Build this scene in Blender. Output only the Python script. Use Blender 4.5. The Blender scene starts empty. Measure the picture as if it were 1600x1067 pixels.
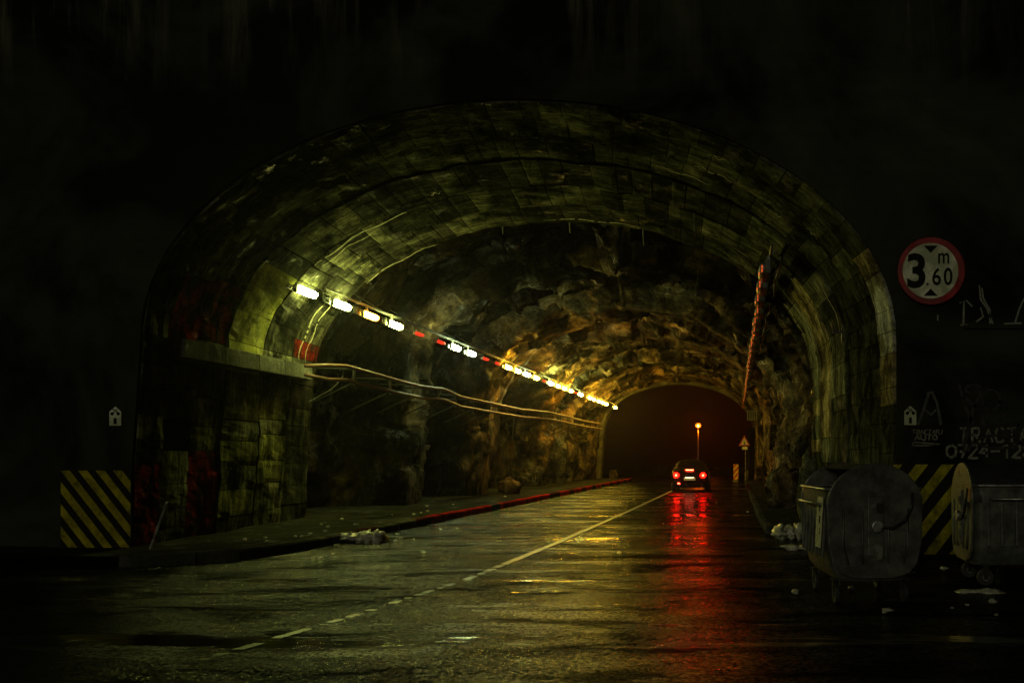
import bpy, math, random
import numpy as np
from mathutils import Vector, Matrix, noise as mnoise

# ------------------------------------------------------------------ camera, world, light
S = bpy.context.scene
C = S.collection
F = 1400.0; PX, PY = 1150.0, 716.0; CH = 1.5      # focal length in photo pixels, vanishing point, camera height
cam = bpy.data.objects.new('camera', bpy.data.cameras.new('camera')); C.objects.link(cam)
cam.location = (0, 0, CH); cam.rotation_euler = (math.pi/2, 0, 0)
cam.data.sensor_width = 36; cam.data.lens = F/1600*36
cam.data.shift_x = (800-PX)/1600; cam.data.shift_y = (PY-533.5)/1600
cam.data.clip_end = 2000; cam.data.clip_start = .05
S.camera = cam

SUN_EL, SUN_AZ = math.radians(14), math.radians(16)
W = bpy.data.worlds.new('World'); S.world = W; W.use_nodes = True
nt = W.node_tree; nt.nodes.clear()
sky = nt.nodes.new('ShaderNodeTexSky'); sky.sky_type = 'NISHITA'; sky.sun_disc = False
sky.sun_elevation = math.radians(2); sky.sun_rotation = math.pi + SUN_AZ
hs = nt.nodes.new('ShaderNodeMix'); hs.data_type = 'RGBA'; hs.blend_type = 'MULTIPLY'; hs.inputs[0].default_value = 1
hs.inputs[7].default_value = (1, .26, .07, 1)
bg = nt.nodes.new('ShaderNodeBackground'); bg.inputs[1].default_value = .0022
wo = nt.nodes.new('ShaderNodeOutputWorld')
nt.links.new(sky.outputs[0], hs.inputs[6]); nt.links.new(hs.outputs[2], bg.inputs[0]); nt.links.new(bg.outputs[0], wo.inputs[0])
# the faint glow of the town behind the camera, far off and low
sl = bpy.data.lights.new('sun', 'SUN'); sl.energy = .17; sl.angle = math.radians(14); sl.color = (.96, 1, .70)
so = bpy.data.objects.new('sun', sl); C.objects.link(so)
so.rotation_euler = Vector((math.sin(SUN_AZ)*math.cos(SUN_EL), math.cos(SUN_AZ)*math.cos(SUN_EL), -math.sin(SUN_EL))).to_track_quat('-Z', 'Y').to_euler()
S.view_settings.view_transform = 'Standard'; S.view_settings.look = 'None'
S.view_settings.exposure = .35; S.view_settings.gamma = 1; S.view_settings.use_curve_mapping = False
S.cycles.use_denoising = True
S.cycles.max_bounces = 6; S.cycles.diffuse_bounces = 2; S.cycles.glossy_bounces = 3; S.cycles.volume_bounces = 0
S.cycles.use_light_tree = True; S.cycles.sample_clamp_indirect = 3
S.cycles.caustics_reflective = False

LAMP_L = 120.0
HAZE = .0005

random.seed(7)
R = random.random
def U(a, b): return random.uniform(a, b)

# ------------------------------------------------------------------ numpy noise
rng = np.random.RandomState(5)
PERM = rng.permutation(256); PERM = np.concatenate([PERM, PERM, PERM])
VAL = rng.rand(256)*2-1
def vnoise(x, y, z):
    xi = np.floor(x).astype(int); yi = np.floor(y).astype(int); zi = np.floor(z).astype(int)
    xf = x-xi; yf = y-yi; zf = z-zi
    s = lambda t: t*t*t*(t*(t*6-15)+10)
    u, v, w = s(xf), s(yf), s(zf)
    def h(i, j, k): return VAL[PERM[PERM[PERM[i & 255]+(j & 255)]+(k & 255)] & 255]
    def L(a, b, t): return a+(b-a)*t
    return L(L(L(h(xi,yi,zi), h(xi+1,yi,zi), u), L(h(xi,yi+1,zi), h(xi+1,yi+1,zi), u), v),
             L(L(h(xi,yi,zi+1), h(xi+1,yi,zi+1), u), L(h(xi,yi+1,zi+1), h(xi+1,yi+1,zi+1), u), v), w)
def fbm(x, y, z, o=4):
    a, r = 1.0, 0.0
    for i in range(o):
        r = r + a*vnoise(x+17*i, y+5*i, z+31*i); x, y, z = x*2.03, y*2.03, z*2.03; a *= .5
    return r
def ridged(x, y, z, o=4):
    a, r = 1.0, 0.0
    for i in range(o):
        r = r + a*(1-np.abs(vnoise(x+11*i, y+7*i, z+3*i))*2); x, y, z = x*2.07, y*2.07, z*2.07; a *= .5
    return r

def cells(u, v, seed, tilt=1.0, jit=.9):
    """broken faces: each Voronoi cell is a plane with its own height and tilt"""
    ui = np.floor(u).astype(int); vi = np.floor(v).astype(int)
    best = np.full(u.shape, 1e9); H = np.zeros(u.shape)
    def hh(i, j, k): return (VAL[PERM[PERM[(i+seed) & 255]+((j+k*37) & 255)] & 255]+1)/2
    for di in (-1, 0, 1):
        for dj in (-1, 0, 1):
            i, j = ui+di, vi+dj
            su = i+.5+jit*(hh(i, j, 1)-.5); sv = j+.5+jit*(hh(i, j, 2)-.5)
            d2 = (u-su)**2+(v-sv)**2; m = d2 < best; best = np.where(m, d2, best)
            H = np.where(m, (hh(i, j, 3)-.5)+tilt*((u-su)*(hh(i, j, 4)-.5)*2+(v-sv)*(hh(i, j, 5)-.5)*2), H)
    return H

# ------------------------------------------------------------------ materials
def nodes(name):
    m = bpy.data.materials.new(name); m.use_nodes = True
    n = m.node_tree; b = n.nodes['Principled BSDF']
    return m, n, b
def N(n, t, **kw):
    x = n.nodes.new(t)
    for k, v in kw.items(): setattr(x, k, v)
    return x
def coords(n, scale=(1,1,1)):
    tc = N(n, 'ShaderNodeNewGeometry'); mp = N(n, 'ShaderNodeMapping'); mp.inputs['Scale'].default_value = scale
    n.links.new(tc.outputs['Position'], mp.inputs['Vector']); return mp.outputs[0]
def noise(n, scale, detail=6, vec=None, rough=.6, dist=0):
    t = N(n, 'ShaderNodeTexNoise'); t.inputs['Scale'].default_value = scale; t.inputs['Detail'].default_value = detail
    t.inputs['Roughness'].default_value = rough; t.inputs['Distortion'].default_value = dist
    if vec is not None: n.links.new(vec, t.inputs['Vector'])
    return t.outputs['Fac']
def ramp(n, fac, stops):
    r = N(n, 'ShaderNodeValToRGB'); e = r.color_ramp.elements
    while len(e) < len(stops): e.new(.5)
    for k, (p, c) in zip(e, stops):
        k.position = p; k.color = (c, c, c, 1) if isinstance(c, (int, float)) else tuple(c)+(1,)
    n.links.new(fac, r.inputs[0]); return r.outputs[0]
def mixc(n, fac, a, b, mode='MIX'):
    m = N(n, 'ShaderNodeMix', data_type='RGBA', blend_type=mode)
    for s, v in ((0, fac), (6, a), (7, b)):
        if isinstance(v, (int, float)): m.inputs[s].default_value = v
        elif isinstance(v, tuple): m.inputs[s].default_value = v+(1,) if len(v) == 3 else v
        else: n.links.new(v, m.inputs[s])
    return m.outputs[2]
def math_(n, op, a, b=0.0, clamp=False):
    m = N(n, 'ShaderNodeMath', operation=op); m.use_clamp = clamp
    for i, v in ((0, a), (1, b)):
        if isinstance(v, (int, float)): m.inputs[i].default_value = v
        else: n.links.new(v, m.inputs[i])
    return m.outputs[0]
def bump(n, b, h, strength=.5, dist=.02, prev=None):
    p = N(n, 'ShaderNodeBump'); p.inputs['Strength'].default_value = strength; p.inputs['Distance'].default_value = dist
    n.links.new(h, p.inputs['Height'])
    if prev is not None: n.links.new(prev, p.inputs['Normal'])
    n.links.new(p.outputs[0], b.inputs['Normal']); return p.outputs[0]

def worn(name, c, rough=.5, metal=0, wear=.3, dirt=(.02,.018,.012), scale=9, bs=.15, spec=.5):
    m, n, b = nodes(name); v = coords(n)
    f = ramp(n, noise(n, scale, 8, v, .7), [(.5-wear*.6, 0), (.62, 1)])
    n.links.new(mixc(n, f, dirt, c), b.inputs['Base Color'])
    b.inputs['Roughness'].default_value = rough; b.inputs['Metallic'].default_value = metal
    b.inputs['Specular IOR Level'].default_value = spec
    n.links.new(ramp(n, noise(n, scale*1.7, 5, v), [(.3, max(0, rough-.12)), (.7, min(1, rough+.15))]), b.inputs['Roughness'])
    bump(n, b, noise(n, scale*5, 6, v), bs, .005)
    return m
def emis(name, c, s, base=(.8,.8,.8)):
    m, n, b = nodes(name); b.inputs['Base Color'].default_value = base+(1,)
    b.inputs['Emission Color'].default_value = c+(1,); b.inputs['Emission Strength'].default_value = s
    b.inputs['Roughness'].default_value = .3
    return m

def rock_mat():
    m, n, b = nodes('rock'); v = coords(n)
    big = noise(n, .6, 10, v, .66)
    col = ramp(n, big, [(.28, (.035,.036,.03)), (.45, (.11,.105,.075)), (.58, (.34,.25,.12)), (.75, (.70,.50,.20))])
    ochre = ramp(n, noise(n, .36, 9, coords(n, (1,.6,1)), .7), [(.5, 0), (.68, 1)])
    col = mixc(n, math_(n, 'MULTIPLY', ochre, .55), col, (.42,.19,.045))
    fine = ramp(n, noise(n, 7, 10, v, .75), [(.3, .25), (.7, 1.25)])
    col = mixc(n, 1.0, col, fine, 'MULTIPLY')
    # pale mineral veins, wandering
    dv = N(n, 'ShaderNodeVectorMath', operation='ADD')
    nz = N(n, 'ShaderNodeTexNoise'); nz.inputs['Scale'].default_value = 1.3; nz.inputs['Detail'].default_value = 5
    n.links.new(v, nz.inputs['Vector']); n.links.new(v, dv.inputs[0])
    sc = N(n, 'ShaderNodeVectorMath', operation='SCALE'); sc.inputs['Scale'].default_value = 1.6
    n.links.new(nz.outputs['Color'], sc.inputs[0]); n.links.new(sc.outputs[0], dv.inputs[1])
    vo = N(n, 'ShaderNodeTexVoronoi', feature='DISTANCE_TO_EDGE'); vo.inputs['Scale'].default_value = .85
    n.links.new(dv.outputs[0], vo.inputs['Vector'])
    vein = ramp(n, vo.outputs['Distance'], [(0, 1), (.022, 0)])
    vm = math_(n, 'MULTIPLY', vein, ramp(n, noise(n, .8, 4, v), [(.48, 0), (.6, 1)]))
    col = mixc(n, math_(n, 'MULTIPLY', vm, .75), col, (.62,.56,.42))
    fl = N(n, 'ShaderNodeAttribute', attribute_name='flow'); flow = fl.outputs['Vector']
    rg_ = N(n, 'ShaderNodeTexNoise', noise_type='RIDGED_MULTIFRACTAL'); rg_.inputs['Scale'].default_value = 1.1; rg_.inputs['Detail'].default_value = 6
    n.links.new(flow, rg_.inputs['Vector'])
    thread = ramp(n, rg_.outputs['Fac'], [(.80, 0), (1.0, 1)])
    col = mixc(n, math_(n, 'MULTIPLY', thread, .45), col, (.60,.46,.22))
    cells_ = N(n, 'ShaderNodeTexVoronoi'); cells_.inputs['Scale'].default_value = 1.6; n.links.new(flow, cells_.inputs['Vector'])
    tone_ = N(n, 'ShaderNodeSeparateColor'); n.links.new(cells_.outputs['Color'], tone_.inputs[0])
    col = mixc(n, 1.0, col, ramp(n, tone_.outputs[0], [(0, .5), (1, 1.25)]), 'MULTIPLY')
    ca_ = N(n, 'ShaderNodeAttribute', attribute_name='lit_tone')
    soot_shade = ramp(n, ca_.outputs['Fac'], [(0, .05), (.25, .22), (.7, 1.0)])  # lit and shaded rock painted into the colour
    col = mixc(n, 1.0, col, soot_shade, 'MULTIPLY')
    col = mixc(n, 1.0, col, ramp(n, noise(n, .9, 11, flow, .72), [(.40, .10), (.50, .7), (.60, 1.7)]), 'MULTIPLY')
    n.links.new(col, b.inputs['Base Color'])
    n.links.new(ramp(n, noise(n, 1.7, 6, v), [(.35, .22), (.5, .6), (.65, .8)]), b.inputs['Roughness'])
    n.links.new(ramp(n, noise(n, 1.5, 11, flow, .8), [(.52, 0), (.62, .45)]), b.inputs['Specular IOR Level'])
    p = bump(n, b, noise(n, 2.2, 12, flow, .72), 1.0, .25)
    p = bump(n, b, rg_.outputs['Fac'], .6, .10, p)
    p = bump(n, b, noise(n, 16, 8, v, .8), .7, .035, p)
    bump(n, b, vo.outputs['Distance'], .5, .08, p)
    return m

def concrete(name, c, dark=(.012,.012,.01), wet=.10, stain=.5, plank=True, tint=None):
    m, n, b = nodes(name); v = coords(n)
    big = ramp(n, noise(n, .9, 8, v, .7), [(.5-stain*.3, 0), (.5+stain*.24, 1)])
    col = mixc(n, big, dark, c)
    soot_shade = ramp(n, noise(n, .42, 9, coords(n, (1, 1.5, 1)), .7), [(.41, 0), (.54, 1)])
    col = mixc(n, math_(n, 'MULTIPLY', soot_shade, .75*min(1, stain*1.4)), col, tuple(x*.7 for x in dark))
    if plank:                                       # darker towards the crown
        gg = N(n, 'ShaderNodeNewGeometry'); gx = N(n, 'ShaderNodeSeparateXYZ'); n.links.new(gg.outputs['Position'], gx.inputs[0])
        cr = N(n, 'ShaderNodeMapRange'); n.links.new(math_(n, 'ADD', math_(n, 'ADD', gx.outputs['Z'], math_(n, 'MULTIPLY', math_(n, 'SUBTRACT', 16.2, gx.outputs['Y']), .22)), math_(n, 'MULTIPLY', math_(n, 'SUBTRACT', noise(n, .7, 7, coords(n, (1, 1.6, 1)), .7), .5), 6.0)), cr.inputs[0])
        cr.inputs[1].default_value = 4.7; cr.inputs[2].default_value = 6.5; cr.inputs[4].default_value = .45
    streak = ramp(n, noise(n, 3, 6, coords(n, (2.2, 2.2, .25)), .65), [(.46, 0), (.7, 1)])
    col = mixc(n, math_(n, 'MULTIPLY', streak, .55), col, dark)
    pale = ramp(n, noise(n, 5, 7, coords(n, (1.5, 1.5, .22)), .7), [(.62, 0), (.72, 1)])
    col = mixc(n, math_(n, 'MULTIPLY', pale, .5), col, tuple(min(1, x*2.2) for x in c))
    if plank:
        brd = ramp(n, noise(n, 3, 7, coords(n, (.22, 4.5, .22)), .75), [(.36, .45), (.52, .95), (.66, 1.6)])
        col = mixc(n, 1.0, col, brd, 'MULTIPLY')
    if plank: col = mixc(n, cr.outputs[0], col, tuple(x*.4 for x in dark))
    if tint:
        t = ramp(n, noise(n, 1.9, 9, v, .75), [(.44, 0), (.60, 1)])
        col = mixc(n, t, col, tint)
    if plank: col = mixc(n, 1.0, col, ramp(n, noise(n, 1.5, 9, coords(n, (1, 1.7, 1)), .74), [(.40, .34), (.50, .85), (.62, 1.4)]), 'MULTIPLY')
    col = mixc(n, 1.0, col, ramp(n, noise(n, 22, 8, v, .8), [(.28, .3), (.7, 1.25)]), 'MULTIPLY')
    n.links.new(col, b.inputs['Base Color'])
    n.links.new(ramp(n, noise(n, 2.4, 9, v, .8), [(.36, .25), (.46, .65), (.65, .85)]), b.inputs['Roughness'])
    n.links.new(ramp(n, noise(n, 2.1, 10, coords(n, (.9, .9, .9)), .8), [(.56, 0), (.66, .12)]), b.inputs['Specular IOR Level'])
    p = bump(n, b, noise(n, 9, 10, v, .75), .7, .03)
    # marks of the planks the vault was cast on: lines running round the arch
    wv = N(n, 'ShaderNodeTexWave', wave_type='BANDS', bands_direction='Y'); wv.inputs['Scale'].default_value = 1.7
    wv.inputs['Distortion'].default_value = 2.6; wv.inputs['Detail'].default_value = 3
    n.links.new(v, wv.inputs['Vector'])
    if plank: p = bump(n, b, wv.outputs['Fac'], .22, .012, p)
    bump(n, b, noise(n, 60, 4, v, .8), .35, .006, p)
    return m

def asphalt():
    m, n, b = nodes('wet_asphalt'); v = coords(n)
    col = ramp(n, noise(n, 38, 6, v, .85), [(.3, (.003,.003,.003)), (.55, (.011,.011,.010)), (.74, (.034,.033,.028))])
    mud = ramp(n, noise(n, .45, 6, coords(n, (.6, 1.2, 1)), .6, 1), [(.45, 0), (.7, 1)])
    col = mixc(n, math_(n, 'MULTIPLY', mud, .35), col, (.022,.020,.014))
    n.links.new(col, b.inputs['Base Color'])
    # puddles: long thin patches across the road
    pud0 = noise(n, .9, 10, coords(n, (.26, 1.5, 1)), .74, .4)
    gg = N(n, 'ShaderNodeNewGeometry'); gx = N(n, 'ShaderNodeSeparateXYZ'); n.links.new(gg.outputs['Position'], gx.inputs[0])
    yv = math_(n, 'ADD', gx.outputs['Y'], math_(n, 'MULTIPLY', math_(n, 'SUBTRACT', noise(n, .5, 3, v), .5), .9))
    hollow = None                                  # shallow ruts and patches across the carriageway that hold water
    for yc, wdt, am in ((7.35,.32,.14),(8.0,.12,.05),(10.9,.3,.11),(13.1,.3,.06),(16.6,.9,.12),(19.5,.35,.08),(23.6,.8,.11),(31,1.2,.07)):
        q = math_(n, 'DIVIDE', math_(n, 'SUBTRACT', yv, yc), wdt); q = math_(n, 'MULTIPLY', q, q)
        q = math_(n, 'MULTIPLY', math_(n, 'MAXIMUM', math_(n, 'SUBTRACT', 1.0, q), 0.0), am)
        hollow = q if hollow is None else math_(n, 'ADD', hollow, q)
    pud0 = math_(n, 'ADD', pud0, hollow)
    pud = ramp(n, pud0, [(.60, 0), (.64, 1)])
    damp = ramp(n, noise(n, .9, 7, coords(n, (.35, 1.1, 1)), .6, .7), [(.34, .33), (.45, .26), (.54, .21), (.66, .13)])
    rg = mixc(n, pud, damp, (.05,.05,.05))
    n.links.new(rg, b.inputs['Roughness'])
    b.inputs['Specular IOR Level'].default_value = .85
    # stone chippings; smooth water hides them
    agg = N(n, 'ShaderNodeTexVoronoi'); agg.inputs['Scale'].default_value = 55; n.links.new(v, agg.inputs['Vector'])
    h = math_(n, 'ADD', agg.outputs['Distance'], math_(n, 'MULTIPLY', noise(n, 120, 3, v, .7), .6))
    h = math_(n, 'MULTIPLY', h, math_(n, 'SUBTRACT', 1.0, math_(n, 'MULTIPLY', pud, .93)))
    p = bump(n, b, h, .6, .012)
    nrm = bump(n, b, noise(n, 1.3, 5, coords(n, (.5, 1.4, 1)), .55), .30, .05, p)
    # water film over dull stone: a short-tailed gloss on top of a dark diffuse ground
    df = N(n, 'ShaderNodeBsdfDiffuse'); gl = N(n, 'ShaderNodeBsdfAnisotropic', distribution='BECKMANN'); fr = N(n, 'ShaderNodeFresnel'); fr.inputs['IOR'].default_value = 2.0
    ms = N(n, 'ShaderNodeMixShader')
    n.links.new(col, df.inputs['Color']); n.links.new(nrm, df.inputs['Normal']); n.links.new(nrm, gl.inputs['Normal']); n.links.new(nrm, fr.inputs['Normal'])
    n.links.new(rg, gl.inputs['Roughness']); 
    grain = ramp(n, noise(n, 24, 6, v, .92), [(.44, .05), (.57, 1)])
    patch = ramp(n, noise(n, 1.1, 8, coords(n, (.5, 1.3, 1)), .7, .5), [(.41, .16), (.49, .75), (.57, 1)])
    gc = mixc(n, 1.0, grain, patch, 'MULTIPLY'); gc = mixc(n, pud, gc, (.95,.95,.95))
    n.links.new(gc, gl.inputs['Color'])
    n.links.new(fr.outputs[0], ms.inputs[0]); n.links.new(df.outputs[0], ms.inputs[1]); n.links.new(gl.outputs[0], ms.inputs[2])
    n.links.new(ms.outputs[0], n.nodes['Material Output'].inputs['Surface']); n.nodes.remove(b)
    return m

M = {}
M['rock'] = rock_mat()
M['conc'] = [concrete('vault_concrete', (.32,.315,.19), stain=.55), concrete('vault_concrete_dark', (.18,.176,.11), stain=.6), concrete('vault_concrete_light', (.46,.45,.26), stain=.4)]
M['lamplit'] = concrete('lamplit_concrete', (.72,.72,.17), (.08,.08,.03), stain=.35, plank=False)  # pool of light from the first lamp, put into the block colour
M['lamplit_dim'] = concrete('dim_lamplit_concrete', (.44,.43,.14), (.04,.04,.02), stain=.45)  # weaker lamp light on the lower left wall, put into the colour
M['pale'] = concrete('lit_edge_concrete', (.85,.84,.70), (.30,.27,.15), stain=.12)  # pale edge paint, with the lamp light it catches put into the colour
M['ochre'] = concrete('ochre_lit_concrete', (.72,.58,.26), (.12,.09,.04), stain=.22)  # yellow edge paint; on the inner rings, lamp light put into the colour
M['red'] = concrete('brake_lit_concrete', (.09,.055,.035), stain=.6, tint=(.27,.018,.008))  # red cast of brake lights put into the block colour
M['mortar'] = concrete('mortar', (.03,.03,.025), (.008,.008,.007), plank=False)
M['beam'] = concrete('beam_concrete', (.30,.30,.24), (.10,.10,.08), stain=.3, plank=False)
M['asphalt'] = asphalt()
M['kerb'] = concrete('kerb_concrete', (.13,.125,.10), (.03,.03,.025), plank=False)
M['kerb_red'] = concrete('kerb_brake_lit', (.50,.02,.012), (.07,.006,.004), plank=False, stain=.4, tint=(.80,.02,.010))  # brake-light red painted into the kerbstone colour
M['kerb_dark'] = concrete('kerb_brake_lit_dim', (.10,.02,.014), (.02,.008,.006), plank=False)  # dimmer brake-light red painted into the kerbstone colour
M['pave'] = concrete('pavement', (.06,.06,.042), (.02,.02,.016), plank=False)
M['soil'] = concrete('soil', (.05,.045,.03), (.015,.014,.01), plank=False)
M['lime'] = worn('lime_run', (.62,.60,.40), .6, 0, .45, (.14,.135,.08), 14, spec=.1)
M['steel'] = worn('galvanised_steel', (.45,.44,.40), .4, .8)
M['rust'] = worn('painted_pipe', (.15,.09,.055), .5, .1, .35, (.12,.05,.02), 6)
M['dark'] = worn('dark_metal', (.03,.03,.03), .5, .5)
M['housing'] = worn('lamp_housing', (.10,.105,.085), .45, .1)
M['white'] = worn('white_sign_face', (.82,.80,.58), .4, 0, .05, (.42,.42,.25), 3)
M['signred'] = worn('red_sign_rim', (.42,.012,.012), .4, 0, .1, (.2,.01,.01), 4)
M['black'] = worn('black_paint', (.010,.010,.010), .7, 0, .1, spec=.0)
M['yellow'] = worn('yellow_paint', (.42,.355,.016), .8, 0, .38, (.03,.028,.008), 7, spec=.02)
M['bin'] = worn('bin_metal', (.14,.14,.12), .36, .2, .38, (.025,.024,.02), 6, .35, .3)
M['binlid'] = worn('bin_lid', (.03,.032,.038), .4, 0, .2)
M['bindark'] = worn('bin_inside', (.012,.012,.012), .8)
M['rubber'] = worn('rubber', (.02,.02,.02), .7)
M['label'] = worn('paper_label', (.72,.72,.5), .6, 0, .2, (.25,.25,.15), 14)
M['plastic'] = worn('pale_plastic_film', (.62,.60,.45), .3, 0, .3, (.2,.18,.1), 10)
M['paint'] = worn('road_paint', (.50,.46,.30), .35, 0, .55, (.06,.055,.04), 6, .4)
M['graf'] = worn('sprayed_white_paint', (.24,.24,.19), .8, 0, .38, (.03,.03,.02), 12, spec=.02)
M['grafblk'] = worn('sprayed_black_paint', (.008,.008,.012), .35, 0, .1)
M['chalk'] = worn('white_lime_marks', (.26,.27,.2), .7, 0, .5, (.03,.03,.025), 20)
M['car'] = worn('car_paint', (.012,.012,.013), .18, .2, .05, (.01,.01,.01), 3, .02)
M['glass'] = worn('dark_glass', (.01,.01,.012), .06, 0, .05, (.01,.01,.01), 3, 0)
M['chrome'] = worn('chrome', (.6,.6,.6), .15, 1, .05)
M['cable'] = worn('cable', (.12,.12,.10), .5)
M['brightyel'] = worn('yellow_reflective_board', (.9,.72,.05), .4, 0, .1, (.4,.3,.03))
M['brightred'] = worn('red_reflective_board', (.62,.03,.01), .4, 0, .1, (.3,.02,.01))
M['lamp'] = [emis('lamp_greenish_white', (.90, 1, .23), LAMP_L), emis('lamp_cool_white', (.80, 1, .45), LAMP_L*.8), emis('lamp_yellow_white', (1, .58, .04), LAMP_L*1.15)]
M['lamp_orange'] = emis('lamp_orange', (1, .42, .03), LAMP_L*.28)
M['lamp_red'] = emis('lamp_dying_red', (1, .03, .01), 1.0, (.2,.05,.03))
M['tube_red'] = emis('tube_end_glowing_red', (1, .11, .02), .6, (.3,.1,.05))
M['milky'] = worn('unlit_diffuser', (.16,.17,.12), .25)
M['sodium'] = emis('sodium_lamp', (1, .13, .003), 800)
M['globe'] = emis('orange_globe', (1, .17, .008), 2.6, (.5,.2,.05))
M['tail'] = emis('tail_light', (1, .0014, .0005), 34, (.5,.01,.01))
M['tailcore'] = emis('tail_light_bulb', (1, .024, .009), 55, (.5,.01,.01))
M['taildead'] = worn('unlit_tail_lens', (.2,.01,.01), .2)
M['platelamp'] = emis('plate_lamp', (1, .75, .45), 5)

# facade: sooty concrete with pale lime runs near the top
def facade_mat():
    m, n, b = nodes('sooty_facade'); v = coords(n)
    f = ramp(n, noise(n, .35, 7, v, .6, .6), [(.42, 0), (.68, 1)])
    col = mixc(n, f, (.007,.007,.006), (.060,.061,.042))
    g = N(n, 'ShaderNodeSeparateXYZ'); gg = N(n, 'ShaderNodeNewGeometry'); n.links.new(gg.outputs['Position'], g.inputs[0])
    top = N(n, 'ShaderNodeMapRange'); n.links.new(g.outputs['Z'], top.inputs[0])
    top.inputs[1].default_value = 6.9; top.inputs[2].default_value = 8.5
    run = ramp(n, noise(n, 1.6, 6, coords(n, (1.6, 1, .14)), .7), [(.5, 0), (.68, 1)])
    msk = math_(n, 'MULTIPLY', math_(n, 'MULTIPLY', run, top.outputs[0]), ramp(n, noise(n, .3, 3, coords(n, (1,1,.2))), [(.45, 0), (.6, 1)]))
    col = mixc(n, msk, col, (.20,.19,.12))
    n.links.new(col, b.inputs['Base Color'])
    b.inputs['Roughness'].default_value = .9; b.inputs['Specular IOR Level'].default_value = .0
    p = bump(n, b, noise(n, 4, 10, v, .7), .6, .04)
    wv = N(n, 'ShaderNodeTexWave', wave_type='BANDS', bands_direction='Z'); wv.inputs['Scale'].default_value = 1.6; wv.inputs['Distortion'].default_value = .6
    n.links.new(v, wv.inputs['Vector']); bump(n, b, wv.outputs['Fac'], .3, .02, p)
    return m
M['facade'] = facade_mat()

# ------------------------------------------------------------------ mesh helpers
def link(name, me, mat=None, parent=None, loc=None, smooth=False):
    o = bpy.data.objects.new(name, me); C.objects.link(o)
    if mat is not None and not me.materials: me.materials.append(mat)
    if smooth: me.polygons.foreach_set('use_smooth', [True]*len(me.polygons))
    if parent is not None: o.parent = parent
    if loc is not None: o.location = loc
    return o
class MB:
    def __init__(s): s.v = []; s.f = []
    def add(s, vs, fs):
        b = len(s.v); s.v += [tuple(x) for x in vs]; s.f += [tuple(i+b for i in f) for f in fs]; return s
    def box(s, c, d, rot=None, taper=1):
        x, y, z = d[0]/2, d[1]/2, d[2]/2
        vs = [Vector((sx*x*(taper if sz < 0 else 1), sy*y*(taper if sz < 0 else 1), sz*z)) for sz in (-1, 1) for sx, sy in ((-1,-1),(1,-1),(1,1),(-1,1))]
        if rot is not None: vs = [rot @ p for p in vs]
        vs = [p+Vector(c) for p in vs]
        return s.add(vs, [(3,2,1,0),(4,5,6,7),(0,1,5,4),(1,2,6,5),(2,3,7,6),(3,0,4,7)])
    def tube(s, pts, r, seg=8, caps=True):
        pts = [Vector(p) for p in pts]; rings = []
        for i, p in enumerate(pts):
            a = pts[max(0, i-1)]; b = pts[min(len(pts)-1, i+1)]; d = (b-a).normalized()
            q = d.to_track_quat('Z', 'Y')
            rr = r[i] if isinstance(r, (list, tuple)) else r
            rings.append([p+q @ Vector((rr*math.cos(t*2*math.pi/seg), rr*math.sin(t*2*math.pi/seg), 0)) for t in range(seg)])
        return s.loft(rings, caps)
    def loft(s, rings, caps=True, close=True):
        k = len(rings[0]); vs = [p for r in rings for p in r]; fs = []
        for i in range(len(rings)-1):
            for j in range(k if close else k-1):
                a = i*k+j; b = i*k+(j+1) % k; fs.append((a, b, b+k, a+k))
        if caps: fs.append(tuple(range(k-1, -1, -1))); fs.append(tuple(range((len(rings)-1)*k, len(rings)*k)))
        return s.add(vs, fs)
    def disc(s, c, r, th, axis='Y', seg=24):
        c = Vector(c); rings = []
        for t in (-th/2, th/2):
            ring = []
            for k in range(seg):
                a = 2*math.pi*k/seg; p = (math.cos(a)*r, math.sin(a)*r)
                ring.append(c+(Vector((p[0], t, p[1])) if axis == 'Y' else Vector((t, p[0], p[1])) if axis == 'X' else Vector((p[0], p[1], t))))
            rings.append(ring)
        return s.loft(rings)
    def prism(s, pts2, y0, y1):                   # polygon in x-z extruded along y
        return s.loft([[(x, y0, z) for x, z in pts2], [(x, y1, z) for x, z in pts2]])
    def mesh(s, name='m'):
        me = bpy.data.meshes.new(name); me.from_pydata(s.v, [], s.f); me.update(); return me
    def build(s, name, mat, parent=None, loc=None, smooth=False, bevel=0, label=None):
        o = link(name, s.mesh(name), mat, parent, loc, smooth)
        if bevel:
            md = o.modifiers.new('bevel', 'BEVEL'); md.width = bevel; md.segments = 2; md.limit_method = 'ANGLE'; md.angle_limit = math.radians(35)
        if label: o['label'] = label
        return o
def tag(o, label, cat, group=None):
    o['label'] = label; o['category'] = cat
    if group: o['group'] = group
    return o
def thing(name, label, cat, loc=(0,0,0), rz=0, group=None):
    o = bpy.data.objects.new(name, None); C.objects.link(o); o.location = loc; o.rotation_euler = (0, 0, rz); o.empty_display_size = .2
    return tag(o, label, cat, group)
def struct(o): o['kind'] = 'structure'; return o
def copy_tree(o, parent=None):
    c = o.copy(); C.objects.link(c); c.parent = parent
    for ch in [x for x in o.children]: copy_tree(ch, c)
    return c
def grid(name, P, mat, parent=None, smooth=True, closed=False):   # P: (a,b,3) array
    a, b = P.shape[:2]
    idx = np.arange(a*b).reshape(a, b)
    q = np.stack([idx[:-1,:-1], idx[:-1,1:], idx[1:,1:], idx[1:,:-1]], -1).reshape(-1, 4)
    me = bpy.data.meshes.new(name); me.from_pydata(P.reshape(-1, 3).tolist(), [], q.tolist()); me.update()
    return link(name, me, mat, parent, None, smooth)
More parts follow.
